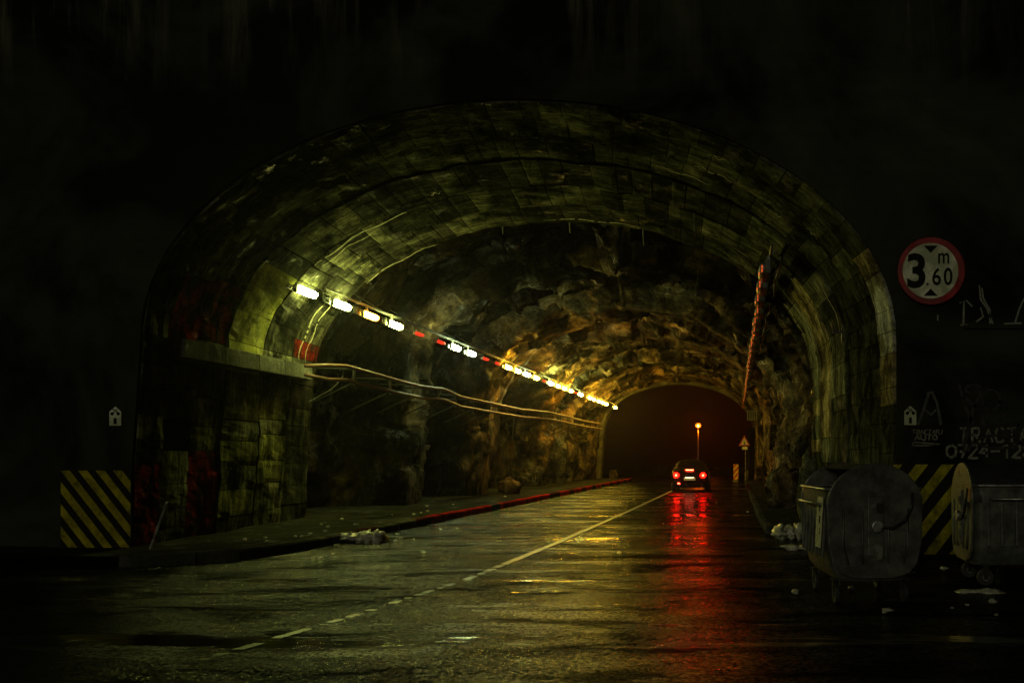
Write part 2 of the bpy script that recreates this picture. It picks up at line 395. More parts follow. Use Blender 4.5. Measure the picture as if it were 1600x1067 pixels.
def blob(mb, c, r, seed=0, amp=.35, n=12, m=8):
    rings = []
    for i in range(m+1):
        ph = math.pi*i/m; ring = []
        for j in range(n):
            th = 2*math.pi*j/n; d = Vector((math.sin(ph)*math.cos(th), math.sin(ph)*math.sin(th), math.cos(ph)))
            k = 1+amp*mnoise.noise(d*1.9+Vector((seed, seed*.7, 3)))+amp*.8*mnoise.noise(d*4.5+Vector((seed, 1, seed)))
            ring.append(Vector(c)+Vector((d.x*r[0]*k, d.y*r[1]*k, d.z*r[2]*k)))
        rings.append(ring)
    return mb.loft(rings, False)
def text(body, w, h, bold=0.0, depth=.004):
    cu = bpy.data.curves.new('t', 'FONT'); cu.body = body; cu.size = 1; cu.offset = bold; cu.extrude = .01; cu.resolution_u = 4
    o = bpy.data.objects.new('t', cu); C.objects.link(o)
    me = bpy.data.meshes.new_from_object(o); bpy.data.objects.remove(o); bpy.data.curves.remove(cu)
    P = np.array([v.co[:] for v in me.vertices]); lo, hi = P.min(0), P.max(0)
    Q = np.empty_like(P)
    Q[:,0] = ((P[:,0]-lo[0])/(hi[0]-lo[0])-.5)*w; Q[:,2] = ((P[:,1]-lo[1])/(hi[1]-lo[1])-.5)*h
    Q[:,1] = -(P[:,2]-lo[2])/(hi[2]-lo[2])*depth
    me.vertices.foreach_set('co', Q.ravel()); me.update(); return me

# ------------------------------------------------------------------ the tunnel's section
def tab(Y, ys, vs): return np.interp(Y, ys, vs)
def section(Y):            # left x, right x, springing z, apex z
    xl = tab(Y, [13.4, 20.1, 30, 60], [-8.85, -9.45, -9.4, -9.0])
    xr = tab(Y, [13.4, 15.9, 17.4, 20.1, 60], [2.36, 1.98, 1.86, 1.70, 1.30])
    za = tab(Y, [13.4, 20.1, 31, 60], [6.82, 6.78, 6.85, 6.60])
    return xl, xr, 3.3, za
LOWR, LOWL = 3.3, 3.3
def prof(Y, s, off=0.0):
    """s in 0..1 from the right foot over the crown to the left foot; off moves outward. returns x,z and outward normal"""
    Y = np.asarray(Y, float); s = np.asarray(s, float)
    xl, xr, zs, za = section(Y)
    cx = (xl+xr)/2; a = (xr-xl)/2; b = za-zs
    wall = 3.3; arc = 14.6; tot = 2*wall+arc
    d = s*tot
    t = np.clip((d-wall)/arc, 0, 1)
    # even arc length on the ellipse, by table
    tt = np.linspace(0, math.pi, 181); ex = 5.55*np.cos(tt); ez = 3.5*np.sin(tt)
    L = np.concatenate([[0], np.cumsum(np.hypot(np.diff(ex), np.diff(ez)))]); L /= L[-1]
    th = np.interp(t, L, tt)
    x = cx+a*np.cos(th); z = zs+b*np.sin(th)
    nx = np.cos(th)/a; nz = np.sin(th)/b; k = np.hypot(nx, nz); nx, nz = nx/k, nz/k
    lowr = d < wall; lowl = d > tot-wall
    z = np.where(lowr, d, z); z = np.where(lowl, tot-d, z)
    x = x-np.where(lowl, .22*(1-z/3.3), 0)         # the left wall leans back a little
    return x+nx*off, z+nz*off, nx, nz

# ------------------------------------------------------------------ ground, road, pavements
g = MB(); g.add([(-200,-200,0),(200,-200,0),(200,200,0),(-200,200,0)], [(0,1,2,3)]); struct(g.build('ground', M['soil']))
ys = np.concatenate([np.arange(-8, 62, .5), [62, 70, 79.0]]); xs = np.linspace(-24, 14, 77)
XX, YY = np.meshgrid(xs, ys); ZZ = .004+.006*(1+vnoise(XX*.5, YY*.35, XX*0))
struct(grid('road', np.stack([XX, YY, ZZ], -1), M['asphalt']))

# centre line, worn, a little raised
cl_y = [5.6, 8.4, 11, 16, 25, 40, 47]; cl_x = [-4.1, -3.62, -3.3, -3.14, -3.03, -2.93, -2.85]
mb = MB(); rl = random.Random(4)
yv = 6.6
while yv < 47:
    step = rl.uniform(.03, .10); keep = min(1, max(.5, (yv-6.5)/7))
    if rl.random() < keep:
        xa, xb = float(np.interp(yv, cl_y, cl_x)), float(np.interp(yv+step, cl_y, cl_x)); w_ = .056*(.55+.45*keep)
        a1, a2, a3, a4 = [rl.uniform(-.014, .014)*(1.6-keep) for _ in range(4)]
        mb.add([(xa-w_+a1, yv, .0205), (xa+w_+a2, yv, .0205), (xb+w_+a3, yv+step+.002, .0205), (xb-w_+a4, yv+step+.002, .0205)], [(0,1,2,3)])
    yv += step
o = struct(mb.build('centre_line', M['paint']))
sl_ = MB(); sl_.add([(-3.0,43.6,.021),(1.1,43.6,.021),(1.1,43.95,.021),(-3.0,43.95,.021)], [(0,1,2,3)]); struct(sl_.build('stop_line', M['paint']))

# left pavement with kerbstones
def kx(Y): return np.interp(Y, [12.2, 12.6, 13.1, 14, 16, 60, 70], [-8.5, -7.75, -7.25, -7.03, -6.96, -6.95, -6.9])
yy = np.concatenate([np.arange(12.3, 60.2, .3)]); uu = np.linspace(0, 1, 12)
YG, UG = np.meshgrid(yy, uu, indexing='ij'); x0 = kx(YG)-.16; x1 = -11.2
XG = x0+(x1-x0)*UG
ZG = .165+.02*fbm(XG*1.3, YG*1.1, XG*0)+.05*np.clip(UG-.35, 0, 1)
ZG[:, 0] = .162
pavl = struct(grid('pavement', np.stack([XG, YG, ZG], -1), M['pave']))
kerbl = struct(bpy.data.objects.new('kerb', None)); C.objects.link(kerbl)
y = 12.3; i = 0
while y < 60:
    L = 1.0 if y > 13.4 else .4
    y1 = min(y+L, 60); xa, xb = float(kx(y)), float(kx(y1)); h = .175+U(-.008, .008)
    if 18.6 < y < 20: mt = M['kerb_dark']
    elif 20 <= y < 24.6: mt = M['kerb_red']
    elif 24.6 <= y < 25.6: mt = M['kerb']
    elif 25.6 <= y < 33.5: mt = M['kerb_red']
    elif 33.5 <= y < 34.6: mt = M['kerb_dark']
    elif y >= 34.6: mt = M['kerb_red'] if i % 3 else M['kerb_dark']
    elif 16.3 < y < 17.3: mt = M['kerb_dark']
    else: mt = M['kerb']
    b = MB(); j = U(-.008, .008); gap = .012
    sec = [(.0, 0), (.004, h-.03), (-.022, h), (-.16, h), (-.16, 0)]
    b.loft([[(xa+j+p, y+gap, q) for p, q in sec], [(xb+j+p, y1-gap, q) for p, q in sec]])
    b.build('kerbstone', mt, kerbl); y = y1; i += 1
# right pavement
yy = np.arange(17.4, 60.2, .3); YG, UG = np.meshgrid(yy, np.linspace(0, 1, 9), indexing='ij')
XG = .66+UG*2.2; ZG = .15+.02*fbm(XG*1.3, YG*1.1, XG*0+4)
ZG[0, :] = .0; ZG[1, :] = .12
struct(grid('pavement', np.stack([XG, YG, ZG], -1), M['pave']))
kerbr = struct(bpy.data.objects.new('kerb', None)); C.objects.link(kerbr)
for k in range(42):
    y = 17.7+k; b = MB(); h = .16+U(-.008, .008); j = U(-.01, .01)+.06*math.exp(-k*.5)
    sec = [(.13, 0), (.13, h), (.02, h), (0, h-.02), (0, 0)]
    b.loft([[(.53+j+p, y+.012, q) for p, q in sec], [(.53+j+p, y+.988, q) for p, q in sec]])
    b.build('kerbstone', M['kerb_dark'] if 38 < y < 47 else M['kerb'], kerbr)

# ------------------------------------------------------------------ vault of cast and laid blocks
lining = struct(bpy.data.objects.new('vault', None)); C.objects.link(lining)
rings = [(13.42, 14.1, .00), (14.1, 15.0, .012), (15.0, 15.95, .02), (15.95, 17.4, -.02), (17.4, 18.7, -.03), (18.7, 20.1, .0)]
NS = 50
def blockmesh(Ya, Yb, sa, sb, off):
    n, m = 6, 6
    s = np.linspace(sa, sb, n); y = np.linspace(Ya, Yb, m)
    YG, SG = np.meshgrid(y, s, indexing='ij')
    x, z, nx, nz = prof(YG, SG, off)
    d = .030*fbm(x*1.7+3, YG*1.7, z*1.7, 3)+.012*fbm(x*6, YG*6, z*6, 2)
    edge = np.zeros_like(d); edge[0,:] = edge[-1,:] = edge[:,0] = edge[:,-1] = .007
    d = d+edge+U(-.007, .009)
    top = np.stack([x+nx*d, YG, z+nz*d], -1)
    bk = np.stack([x+nx*.34, YG, z+nz*.34], -1)
    v = top.reshape(-1, 3).tolist(); b = len(v); f = []
    idx = np.arange(n*m).reshape(m, n)
    for i in range(m-1):
        for j in range(n-1): f.append((idx[i,j], idx[i,j+1], idx[i+1,j+1], idx[i+1,j]))
    per = list(idx[0,:])+list(idx[1:,-1])+list(idx[-1,:-1][::-1])+list(idx[1:-1,0][::-1])
    bf = bk.reshape(-1, 3)
    v += bf[per].tolist()
    for i in range(len(per)):
        j = (i+1) % len(per); f.append((per[i], b+i, b+j, per[j]))
    me = bpy.data.meshes.new('block'); me.from_pydata(v, [], [tuple(int(q) for q in k) for k in f]); me.update()
    return me
rb = random.Random(3)
for ri, (Ya, Yb, off) in enumerate(rings):
    cut = [0]
    for k in range(NS): cut.append(cut[-1]+rb.uniform(.62, 1.38))
    cut = [c/cut[-1] for c in cut]
    for k in range(NS):
        sa, sb = cut[k]+.00028, cut[k+1]-.00028
        sm = (sa+sb)/2; ym = (Ya+Yb)/2
        x, z, _, _ = prof(ym, sm); x = float(x); z = float(z)
        left = x < -6 and z < 5.6
        if left and z < 3.3 and ri == 1 and 1.75 < z < 2.35: continue        # one block is missing: a dark hole
        mt = rb.choice([M['conc'][0], M['conc'][1], M['conc'][1], M['conc'][2]])
        if x > 1 and z < 5:
            if ri == 0: mt = M['pale'] if 2.9 < z < 4.3 else M['ochre'] if 2.4 < z <= 2.9 or 4.3 <= z < 4.6 else M['conc'][1]
            elif ri in (1, 2): mt = rb.choice([M['conc'][1], M['conc'][0]])
            elif ri == 4 and 2.0 < z < 4.9: mt = M['ochre']
            elif ri == 5 and 1.6 < z < 4.6: mt = rb.choice([M['ochre'], M['conc'][2]])
        if left:
            if (ri in (1, 2) and 3.5 < z < 4.5) or (ri == 0 and z < 1.6) or (ri == 2 and z < 1.55) or (ri == 5 and 3.5 < z < 3.95): mt = M['red']
            elif ri == 3 and 3.3 < z < 5.0: mt = M['lamplit']
            elif ri in (2, 3, 4) and .5 < z < 3.2: mt = rb.choice([M['lamplit_dim'], M['lamplit_dim'], M['conc'][0], M['conc'][2]])
        if 4.6 < z and ri in (0, 1, 2): mt = rb.choice([M['conc'][2], M['conc'][0], M['conc'][2]])
        o = link('block', blockmesh(Ya+.006, Yb-.006, sa, sb, off), mt, lining)
# packing behind the blocks
YG, SG = np.meshgrid(np.array([13.45, 15, 17, 20.06]), np.linspace(0, 1, 90), indexing='ij')
x, z, nx, nz = prof(YG, SG, .12); x2, z2, _, _ = prof(YG, SG, .55)
P = np.stack([x, YG, z], -1); P2 = np.stack([x2, YG, z2], -1)
shell = np.concatenate([P, P2[::-1]], 0); struct(grid('packing', shell, M['mortar'], lining, False))

# lime runs and scrapes following the vault: each between two pixels of the photograph's arch, at a depth Y
def vault_streak(Y, p0, p1, w, name='lime_streak'):
    ss_ = np.linspace(0, 1, 1201); xs_, zs_, _, _ = prof(np.full(1201, Y), ss_)
    def find(p):
        X, _, Z = (p[0]-PX)/F*Y, 0, CH-(p[1]-PY)/F*Y
        return ss_[int(np.argmin((xs_-X)**2+(zs_-Z)**2))]
    a, b_ = find(p0), find(p1); n_ = 26; t = np.linspace(a, b_, n_)
    rr_ = random.Random(int(Y*100)+int(p0[0])); yw = Y+.05*np.array([math.sin(k*.5+Y)+rr_.uniform(-.3,.3) for k in range(n_)])
    x, z, nx, nz = prof(yw, t, -.062)
    ww = w*np.array([math.sin(math.pi*(k+.5)/n_)**.5*rr_.uniform(.55, 1.1) for k in range(n_)])
    mb = MB()
    for k in range(n_-1):
        if rr_.random() < .10: continue
        mb.add([(x[k], yw[k]-ww[k], z[k]), (x[k], yw[k]+ww[k], z[k]), (x[k+1], yw[k+1]+ww[k+1], z[k+1]), (x[k+1], yw[k+1]-ww[k+1], z[k+1])], [(0,1,2,3)])
    mb.build(name, M['lime'], lining)
for Y_, p0, p1, w_ in ((17.45,(487,410),(640,342),.035),(17.7,(500,416),(600,366),.02),(19.0,(520,470),(466,562),.035),(19.35,(528,478),(480,566),.02),(19.9,(560,428),(680,368),.025),
                       (17.5,(1252,405),(1299,560),.03),(18.8,(1240,430),(1278,640),.03),(16.0,(1286,410),(1322,540),.02),(19.6,(1228,452),(1252,540),.03),
                       (15.3,(1022,238),(1118,272),.02),(14.7,(1092,235),(1158,256),.02),(14.0,(1118,206),(1155,222),.02),(15.0,(1236,300),(1246,312),.02),(15.6,(1212,318),(1224,330),.02),(14.6,(1278,336),(1294,358),.02),
                       (16.9,(640,205),(670,222),.02),(19.6,(850,346),(1000,356),.03)): vault_streak(Y_, p0, p1, w_)

# ------------------------------------------------------------------ rock vault
yy = np.concatenate([np.arange(19.7, 34, .085), np.arange(34, 60.4, .14)])
ss = np.linspace(0, 1, 300)
YG, SG = np.meshgrid(yy, ss, indexing='ij')
x, z, nx, nz = prof(YG, SG)
wY = YG+.9*fbm(x*.35, YG*.3, z*.35, 3)+(z-3.3)*-.25*(x < -4)
base = np.interp(wY, [19, 20.6, 25.4, 26.7, 27.5, 28.5, 30.4, 31.5, 34, 36, 38, 40, 44, 47, 50, 60],
                     [1.1, 1.35, 1.15, .05, .1, .95, .85, .05, .0, .4, .1, -.02, .30, .0, .15, .0])
right = np.clip((x-(-1))/2, 0, 1)
wall_l = np.clip((5.0-z)/1.3, 0, 1)*(x < -4)
base_l = np.interp(wY, [19, 21, 25.4, 26.4, 28.4, 29.2, 31.2, 32.0, 34.6, 35.6, 42.4, 43.4, 45.0, 46.2, 47.6, 48.4, 50.5, 52, 55, 57, 60],
                       [1.1, 1.5, 1.4, .05, .05, 1.2, 1.2, .05, .05, 1.25, 1.1, .05, .05, .6, .6, .05, .1, .6, .5, .1, 0])
base = base*(1-wall_l)+base_l*wall_l
base = base*(1-.6*right)
fade = np.clip((60.2-YG)/6, 0, 1)
vert = np.clip((3.6-z)/1.5, 0, 1)                         # the walls are cut in tall faces, the roof in flakes
zz = z*(1-.62*vert)
arcl = SG*21.2
wY2 = wY+.8*vnoise(arcl*.25, YG*.2, YG*0+7)
saw = (wY2/2.3)+.55*vnoise(arcl*.22+3, YG*.15, YG*0); saw = saw-np.floor(saw)
saw2 = (wY2/.83)+.9*vnoise(arcl*.5+9, YG*.4, YG*0); saw2 = saw2-np.floor(saw2)
roof = np.clip((z-3.4)/1.2, 0, 1)
big = .42*fbm(x*.42+9, YG*.42, zz*.42, 3)+roof*(.50*(.5-saw)+.16*(.5-saw2)*(.5+vnoise(arcl*.4, YG*.3, YG*0+2)))
big = big+(1-roof)*.30*(1-np.abs(vnoise(wY*.55, x*.2, z*.14))*2.2)
al = arcl+.5*vnoise(arcl*.5, YG*.6, YG*0+3)
yl = wY+.35*arcl*.25+.45*vnoise(arcl*.45+5, YG*.5, YG*0)
rd_w = -.22*(ridged(x*.55, YG*.62, zz*.5, 4)-1.0)
rd_r = -.20*(ridged(al*.26, yl*1.05, YG*0+5, 5)-1.0)
rd = rd_w*(1-roof)+rd_r*roof
f_w = np.abs(fbm(x*1.1+4, YG*1.3, zz*1.0, 2)); f_r = np.abs(fbm(al*.55+4, yl*2.0, YG*0+2, 3))
facet = (f_w*(1-roof)+f_r*roof)*.24
fine = .05*fbm(x*3.1, YG*3.1, zz*3.1, 4)*(1-roof)+.07*fbm(al*1.5, yl*5, YG*0+1, 4)*roof+.02*fbm(x*11, YG*11, zz*8, 2)
wall_r = np.clip((5.0-z)/1.3, 0, 1)*(x > -1)
wu = .5*fbm(arcl*.6, YG*.6, YG*0+1, 3); wv = .5*fbm(arcl*.6, YG*.6, YG*0+9, 3)
ca = arcl*(.42*roof+.30*(1-roof))+wu; cb = yl*(.75*roof+.80*(1-roof))+wv
frac_ = .52*cells(arcl*.17+wu*.7, yl*.40+wv*.7, 11, 1.5)+.20*cells(arcl*.42+wu, yl*1.05+wv, 29, 1.3)+.06*cells(arcl*1.2+wv, yl*2.7+wu, 53, 1.2)+.018*cells(arcl*3.4, yl*7, 71, 1.3)
d = base+(big*.8+rd*.55-facet*.35+frac_+.02)*(.35+.65*fade)+fine*.6
# lit pillars and roof pale, shaded hollows near black, put into rock colour
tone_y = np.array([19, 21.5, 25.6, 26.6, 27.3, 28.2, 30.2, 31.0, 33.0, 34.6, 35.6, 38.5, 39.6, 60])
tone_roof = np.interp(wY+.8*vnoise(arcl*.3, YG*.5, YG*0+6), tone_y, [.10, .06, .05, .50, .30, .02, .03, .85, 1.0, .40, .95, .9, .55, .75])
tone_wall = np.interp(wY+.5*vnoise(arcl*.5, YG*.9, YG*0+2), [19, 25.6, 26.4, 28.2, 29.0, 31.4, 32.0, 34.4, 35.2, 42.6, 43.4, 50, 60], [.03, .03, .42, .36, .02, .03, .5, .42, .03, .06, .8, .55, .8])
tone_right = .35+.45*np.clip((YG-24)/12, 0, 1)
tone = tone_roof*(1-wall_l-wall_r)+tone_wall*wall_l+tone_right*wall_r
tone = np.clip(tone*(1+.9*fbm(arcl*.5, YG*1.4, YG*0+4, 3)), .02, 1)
d = d+.16; lo_ = -.16; d = np.where(d < lo_, lo_+(d-lo_)*.2, d)
# keep a foot on the pavement and stay outside the road
d = np.where(YG > 59.6, d*np.clip((60.4-YG)/.8, 0, 1), d)
P = np.stack([x+nx*d, YG+.25*fade*fbm(x*1.5, YG*1.5, z*1.5+8, 2), z+nz*d-.05*(z < .3)], -1)
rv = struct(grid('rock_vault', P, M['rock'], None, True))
at_ = rv.data.attributes.new('lit_tone', 'FLOAT', 'POINT'); at_.data.foreach_set('value', tone.ravel().astype(np.float32))
fv = np.stack([arcl*.42, YG+.3*arcl*.2, d*1.0], -1).reshape(-1).astype(np.float32)
at_ = rv.data.attributes.new('flow', 'FLOAT_VECTOR', 'POINT'); at_.data.foreach_set('vector', fv)
# boulders and broken ledges at the foot of the walls
def rockpile(pts):
    for (bx, by, sx, sy, sz, lab) in pts:
        b = MB(); blob(b, (0,0,sz*.5), (sx/2, sy/2, sz*.62), bx*3+by, .5, 14, 10)
        o = tag(b.build('boulder', M['rock'], None, (bx, by, .1), True), lab, 'rock'); a_ = o.data.attributes.new('lit_tone', 'FLOAT', 'POINT'); a_.data.foreach_set('value', [.6]*len(o.data.vertices)); a_ = o.data.attributes.new('flow', 'FLOAT_VECTOR', 'POINT'); a_.data.foreach_set('vector', [q_ for v_ in o.data.vertices for q_ in v_.co])
rockpile([(1.35, 24.6, 1.0, 1.6, 1.1, 'jagged rock foot on the right pavement before the rough wall'),
          (-8.6, 34, .8, 1.3, .6, 'low brown boulder at the foot of the left rock wall'),
          (-8.0, 58.5, .6, .6, .55, 'small boulder at the far left corner of the tunnel mouth')])
b = MB(); blob(b, (0,0,.75), (.20,.17,.80), 3.3, .30, 14, 12)
o = b.build('stone', M['conc'][2], None, (1.36, 17.6, .1), True); o.rotation_euler = (0, math.radians(4), 0)
tag(o, 'pale wet upright stone sparkling beside the vault foot behind the waste container', 'rock')

# ------------------------------------------------------------------ facade walls (near and far) with an arched opening
def arch_pts(Y, n=64, off=0):
    s = np.linspace(0, 1, n); x, z, _, _ = prof(np.full(n, Y), s, off); return list(zip(x.tolist(), z.tolist()))
def facade(name, Y0, Y1, Yp, xa, xb, zt, mat, off=0):
    pts = arch_pts(Yp, 73, off); cx = (pts[0][0]+pts[-1][0])/2
    mb = MB(); ring = []
    for x, z in pts:
        ring.append((x, max(z, -.02)))
    outer = []
    for x, z in ring:
        dx, dz = x-cx, max(z-1.0, 0)
        if z <= 3.3: outer.append((xb if x > cx else xa, z)); continue
        k = 1e9
        if dx > 0: k = min(k, (xb-cx)/dx)
        if dx < 0: k = min(k, (xa-cx)/dx)
        kz = (zt-1.0)/dz; k = min(k, kz)
        outer.append((cx+dx*k, 1.0+dz*k))
    n = len(ring); m = 14
    for Yf in (Y0, Y1):
        G = np.zeros((n, m, 3))
        for i in range(n):
            for j in range(m):
                t = (j/(m-1))**1.6
                G[i,j] = (ring[i][0]*(1-t)+outer[i][0]*t, Yf, ring[i][1]*(1-t)+outer[i][1]*t)
        idx = np.arange(n*m).reshape(n, m)
        mb.add(G.reshape(-1, 3).tolist(), [(int(idx[i,j]), int(idx[i,j+1]), int(idx[i+1,j+1]), int(idx[i+1,j])) for i in range(n-1) for j in range(m-1)])
    mb.add([(x, Y0, z) for x, z in ring]+[(x, Y1, z) for x, z in ring], [(i, i+1, n+i+1, n+i) for i in range(n-1)])
    # corners above where the rays miss
    for Yf in (Y0, Y1):
        mb.add([(xa, Yf+.003, 3), (xa, Yf+.003, zt), (cx-2, Yf+.003, zt)], [(0,1,2)]); mb.add([(xb, Yf+.003, 3), (xb, Yf+.003, zt), (cx+2, Yf+.003, zt)], [(0,1,2)])
    return struct(mb.build(name, mat))
fac = facade('facade', 13.38, 13.9, 13.42, -22, 12, 13, M['facade'], .045)
far = facade('far_facade', 60.2, 60.9, 60.2, -26, 10, 9, M['kerb'], .0)
# the far arch's edge and its right-hand pier
pts = arch_pts(60.1, 60, -.12); pt2 = arch_pts(60.1, 60, .2)
b = MB(); b.loft([[(x, 60.0, max(z,0)) for x, z in pts], [(x, 60.95, max(z,0)) for x, z in pts], [(x, 60.95, max(z,0)) for x, z in pt2], [(x, 60.0, max(z,0)) for x, z in pt2], [(x, 60.0, max(z,0)) for x, z in pts]], False, False)
struct(b.build('arch_rim', M['beam'], far))
b = MB(); b.box((1.2, 57.5, 1.7), (.9, 4.0, 3.4)); tag(b.build('pier', M['mortar'], bevel=.04), 'square concrete pier at the far right mouth behind the triangular sign', 'pier')
# horizontal ledge course on the right of the facade
b = MB(); b.box((6.1, 13.36, 3.46), (5.4, .05, .05)); b.build('ledge', M['facade'], fac)
# hill over the tunnel
hy = np.linspace(13.9, 60.2, 30); hx = np.linspace(-60, 50, 40); YG, XG = np.meshgrid(hy, hx, indexing='ij')
struct(grid('hill', np.stack([XG, YG, 9.1+.6*fbm(XG*.2, YG*.2, XG*0)+0*XG], -1), M['soil']))

# cable-carrying concrete beam on the left wall (the ledge)
beam = thing('wall_beam', 'grey concrete beam running along the left wall above head height', 'concrete beam', (-8.7, 14.1, 3.1))
yb = [14.1, 15.45, 16.75, 17.95, 19.35]
for a_, b_ in zip(yb[:-1], yb[1:]):
    def sec(Y):
        xw = float(section(Y)[0]); zt = np.interp(Y, [14.1, 19.3], [3.40, 3.50])
        return [(p[0]+8.7, Y-14.1, p[1]-3.1) for p in ((xw-.1, zt), (xw+.24, zt-.01), (xw+.24, zt-.31), (xw-.1, zt-.33))]
    mb = MB(); mb.loft([sec(a_+.006), sec(b_-.006)]); mb.build('beam_segment', M['beam'], beam, bevel=.01)

# ------------------------------------------------------------------ lamps, left row
def lamp_proto(name, diff, side=1, tubes=False):
    t = thing(name, 'x', 'tunnel lamp')
    # housing behind the diffuser, towards the wall (side=+1: diffuser looks to +x)
    mb = MB(); mb.box((-.095*side, 0, .0), (.06, .90, .10)); mb.build('housing', M['housing'], t, bevel=.012)
    rings_ = []
    for yv, k in ((-.355, .55), (-.33, .9), (-.29, 1), (.29, 1), (.33, .9), (.355, .55)):
        rings_.append([(side*(-.0+.095*k*math.sin(a)), yv, .0+.072*k*math.cos(a)) for a in np.linspace(-.75, math.pi+.75, 11)])
    mb = MB(); mb.loft(rings_); mb.build('diffuser', diff, t, smooth=True)
    mb = MB(); mb.box((-.07*side, 0, .16), (.04, .05, .12)); mb.build('bracket', M['steel'], t)
    for s in (-1, 1):
        mb = MB(); mb.box((-.01*side, s*.385, 0), (.07, .03, .15)); mb.build('clip', M['steel'], t)
    return t
names = ['first','second','third','fourth','fifth','sixth','seventh','eighth','ninth','tenth','eleventh','twelfth','thirteenth','fourteenth','fifteenth','sixteenth','seventeenth','eighteenth','nineteenth','twentieth','twenty-first','twenty-second','twenty-third','twenty-fourth','twenty-fifth','twenty-sixth','twenty-seventh','twenty-eighth','twenty-ninth','thirtieth','thirty-first','thirty-second','thirty-third']
lampsL = [(478,'g'),(533,'g'),(578,'o'),(617,'g'),(654,'r'),(688,'r'),(711,'c'),(735,'c'),(758,'r'),(777,'r'),(793,'y'),(808,'y'),(823,'c'),(837,'y'),(850,'r'),(860,'g'),(871,'y'),(881,'y'),(891,'y'),(899,'r'),(907,'g'),(921,'y'),(927,'y'),(935,'y'),(941,'y'),(947,'y'),(961,'y')]
wordL = {'g':'bright greenish-white lit','c':'bright cool white lit','y':'bright yellowish lit','o':'single orange lit','r':'failing dull red'}
protos = {}
def LX(Y): return float(np.interp(Y, [17, 58], [-8.6, -7.9]))
LZ = 4.82
for i, (px, kd) in enumerate(lampsL):
    Y = 8.6*F/(1150-px); 
    for _ in range(5): Y = -LX(Y)*F/(1150-px)
    if kd not in protos:
        mt = {'g':M['lamp'][0],'c':M['lamp'][1],'y':M['lamp'][2],'o':M['lamp_orange'],'r':M['lamp_red']}[kd]
        o = protos[kd] = lamp_proto('tunnel_lamp', mt)
    else: o = copy_tree(protos[kd])
    sc_ = 1.0 if kd != 'r' else .8
    o.location = (LX(Y), Y, LZ); o.scale = (1 if kd != 'r' else .8, sc_, 1 if kd != 'r' else .55)
    o['label'] = '%s tunnel lamp, %s from the near end of the left row' % (wordL[kd], names[i]); o['group'] = 'lamps in a row along the left side of the vault'
# tray carrying the left lamps
tray = thing('cable_tray', 'thin dark cable tray carrying the left row of lamps', 'cable tray', (-8.7, 16.2, LZ+.2))
mb = MB(); mb.tube([(LX(Y)-.10+8.7, Y-16.2, .03) for Y in np.linspace(16.2, 59, 12)], .02, 6); mb.tube([(LX(Y)-.02+8.7, Y-16.2, .03) for Y in np.linspace(16.2, 59, 12)], .012, 6)
mb.build('rail', M['dark'], tray)
for k in range(22):
    Y = 16.5+k*1.95; mb = MB(); x_ = LX(Y); mb.box((x_-.06+8.7, Y-16.2, .0), (.13, .02, .012))
    xw = float(prof(Y, .82)[0]); mb.tube([(x_-.1+8.7, Y-16.2, .02), (x_-1.3+8.7, Y-16.2, .75)], .012, 5)
    mb.build('hanger', M['steel'], tray)
# little louvred junction boxes between lamps
jproto = None
for i, px in enumerate((452, 510, 555, 596, 705, 727, 788)):
    Y = 8.6*F/(1150-px)
    if jproto is None:
        jproto = o = thing('junction_box', 'x', 'junction box')
        for q in range(4):
            mb = MB(); mb.box((0, 0, -.06+q*.04), (.06, .22, .016)); mb.build('fin', M['chrome'], o)
        mb = MB(); mb.box((-.04, 0, 0), (.03, .24, .17)); mb.build('back_plate', M['housing'], o)
    else: o = copy_tree(jproto)
    o.location = (LX(Y), Y, LZ+.03); o['group'] = 'finned boxes between the left lamps'
    o['label'] = 'small finned metal box, %s from the near end of the left lamp row' % names[i]

# ------------------------------------------------------------------ right row: unlit lamps whose tubes only glow red
def lampR():
    t = thing('unlit_tunnel_lamp', 'x', 'tunnel lamp')
    mb = MB(); mb.box((.08, 0, .02), (.10, .92, .26)); mb.build('housing', M['housing'], t, bevel=.015)
    rings_ = [[(-(-.03+.13*k*math.sin(a)), yv, .12*k*math.cos(a)) for a in np.linspace(0, math.pi, 9)] for yv, k in ((-.42,.6),(-.38,.95),(.38,.95),(.42,.6))]
    mb = MB(); mb.loft(rings_); mb.build('diffuser', M['milky'], t, smooth=True)
    for zz_ in (-.05, .02):
        mb = MB(); mb.tube([(-.035, -.425, zz_-.035), (-.035, -.425, zz_+.02)], .012, 6); mb.tube([(-.085, -.40, -.10+zz_*.3), (-.085, -.30, -.10+zz_*.3)], .010, 6)
        mb.build('tube_end', M['tube_red'], t)
    mb = MB(); mb.box((.1, 0, .22), (.04, .05, .16)); mb.build('bracket', M['steel'], t)
    return t
pr = lampR()
RZ = 5.0
for i in range(29):
    Y = 16.8+i*1.56; o = pr if i == 0 else copy_tree(pr)
    o.location = (.52+U(-.02,.02), Y, RZ+U(-.015,.015)); o['group'] = 'unlit lamps in a row along the right side of the vault'
    o['label'] = 'dark lamp with dull red tube ends, %s from the near end of right row' % names[i]
tray2 = thing('cable_tray', 'dark cable tray and hanging cable carrying the right row of lamps', 'cable tray', (.7, 16, RZ+.3))
mb = MB(); mb.tube([(-.06, Y-16, 0) for Y in np.linspace(16, 61, 10)], .025, 6); mb.build('rail', M['dark'], tray2)
mb = MB(); mb.tube([(.10+.03*math.sin(k*1.7), k*.7, -.22+.06*math.sin(k*2.1)) for k in range(64)], .022, 6); mb.build('cable', M['cable'], tray2, smooth=True)
for k in range(22):
    mb = MB(); mb.tube([(-.06, .8+k*2.05, 0), (.5, .8+k*2.05, .55)], .012, 5); mb.build('hanger', M['steel'], tray2)

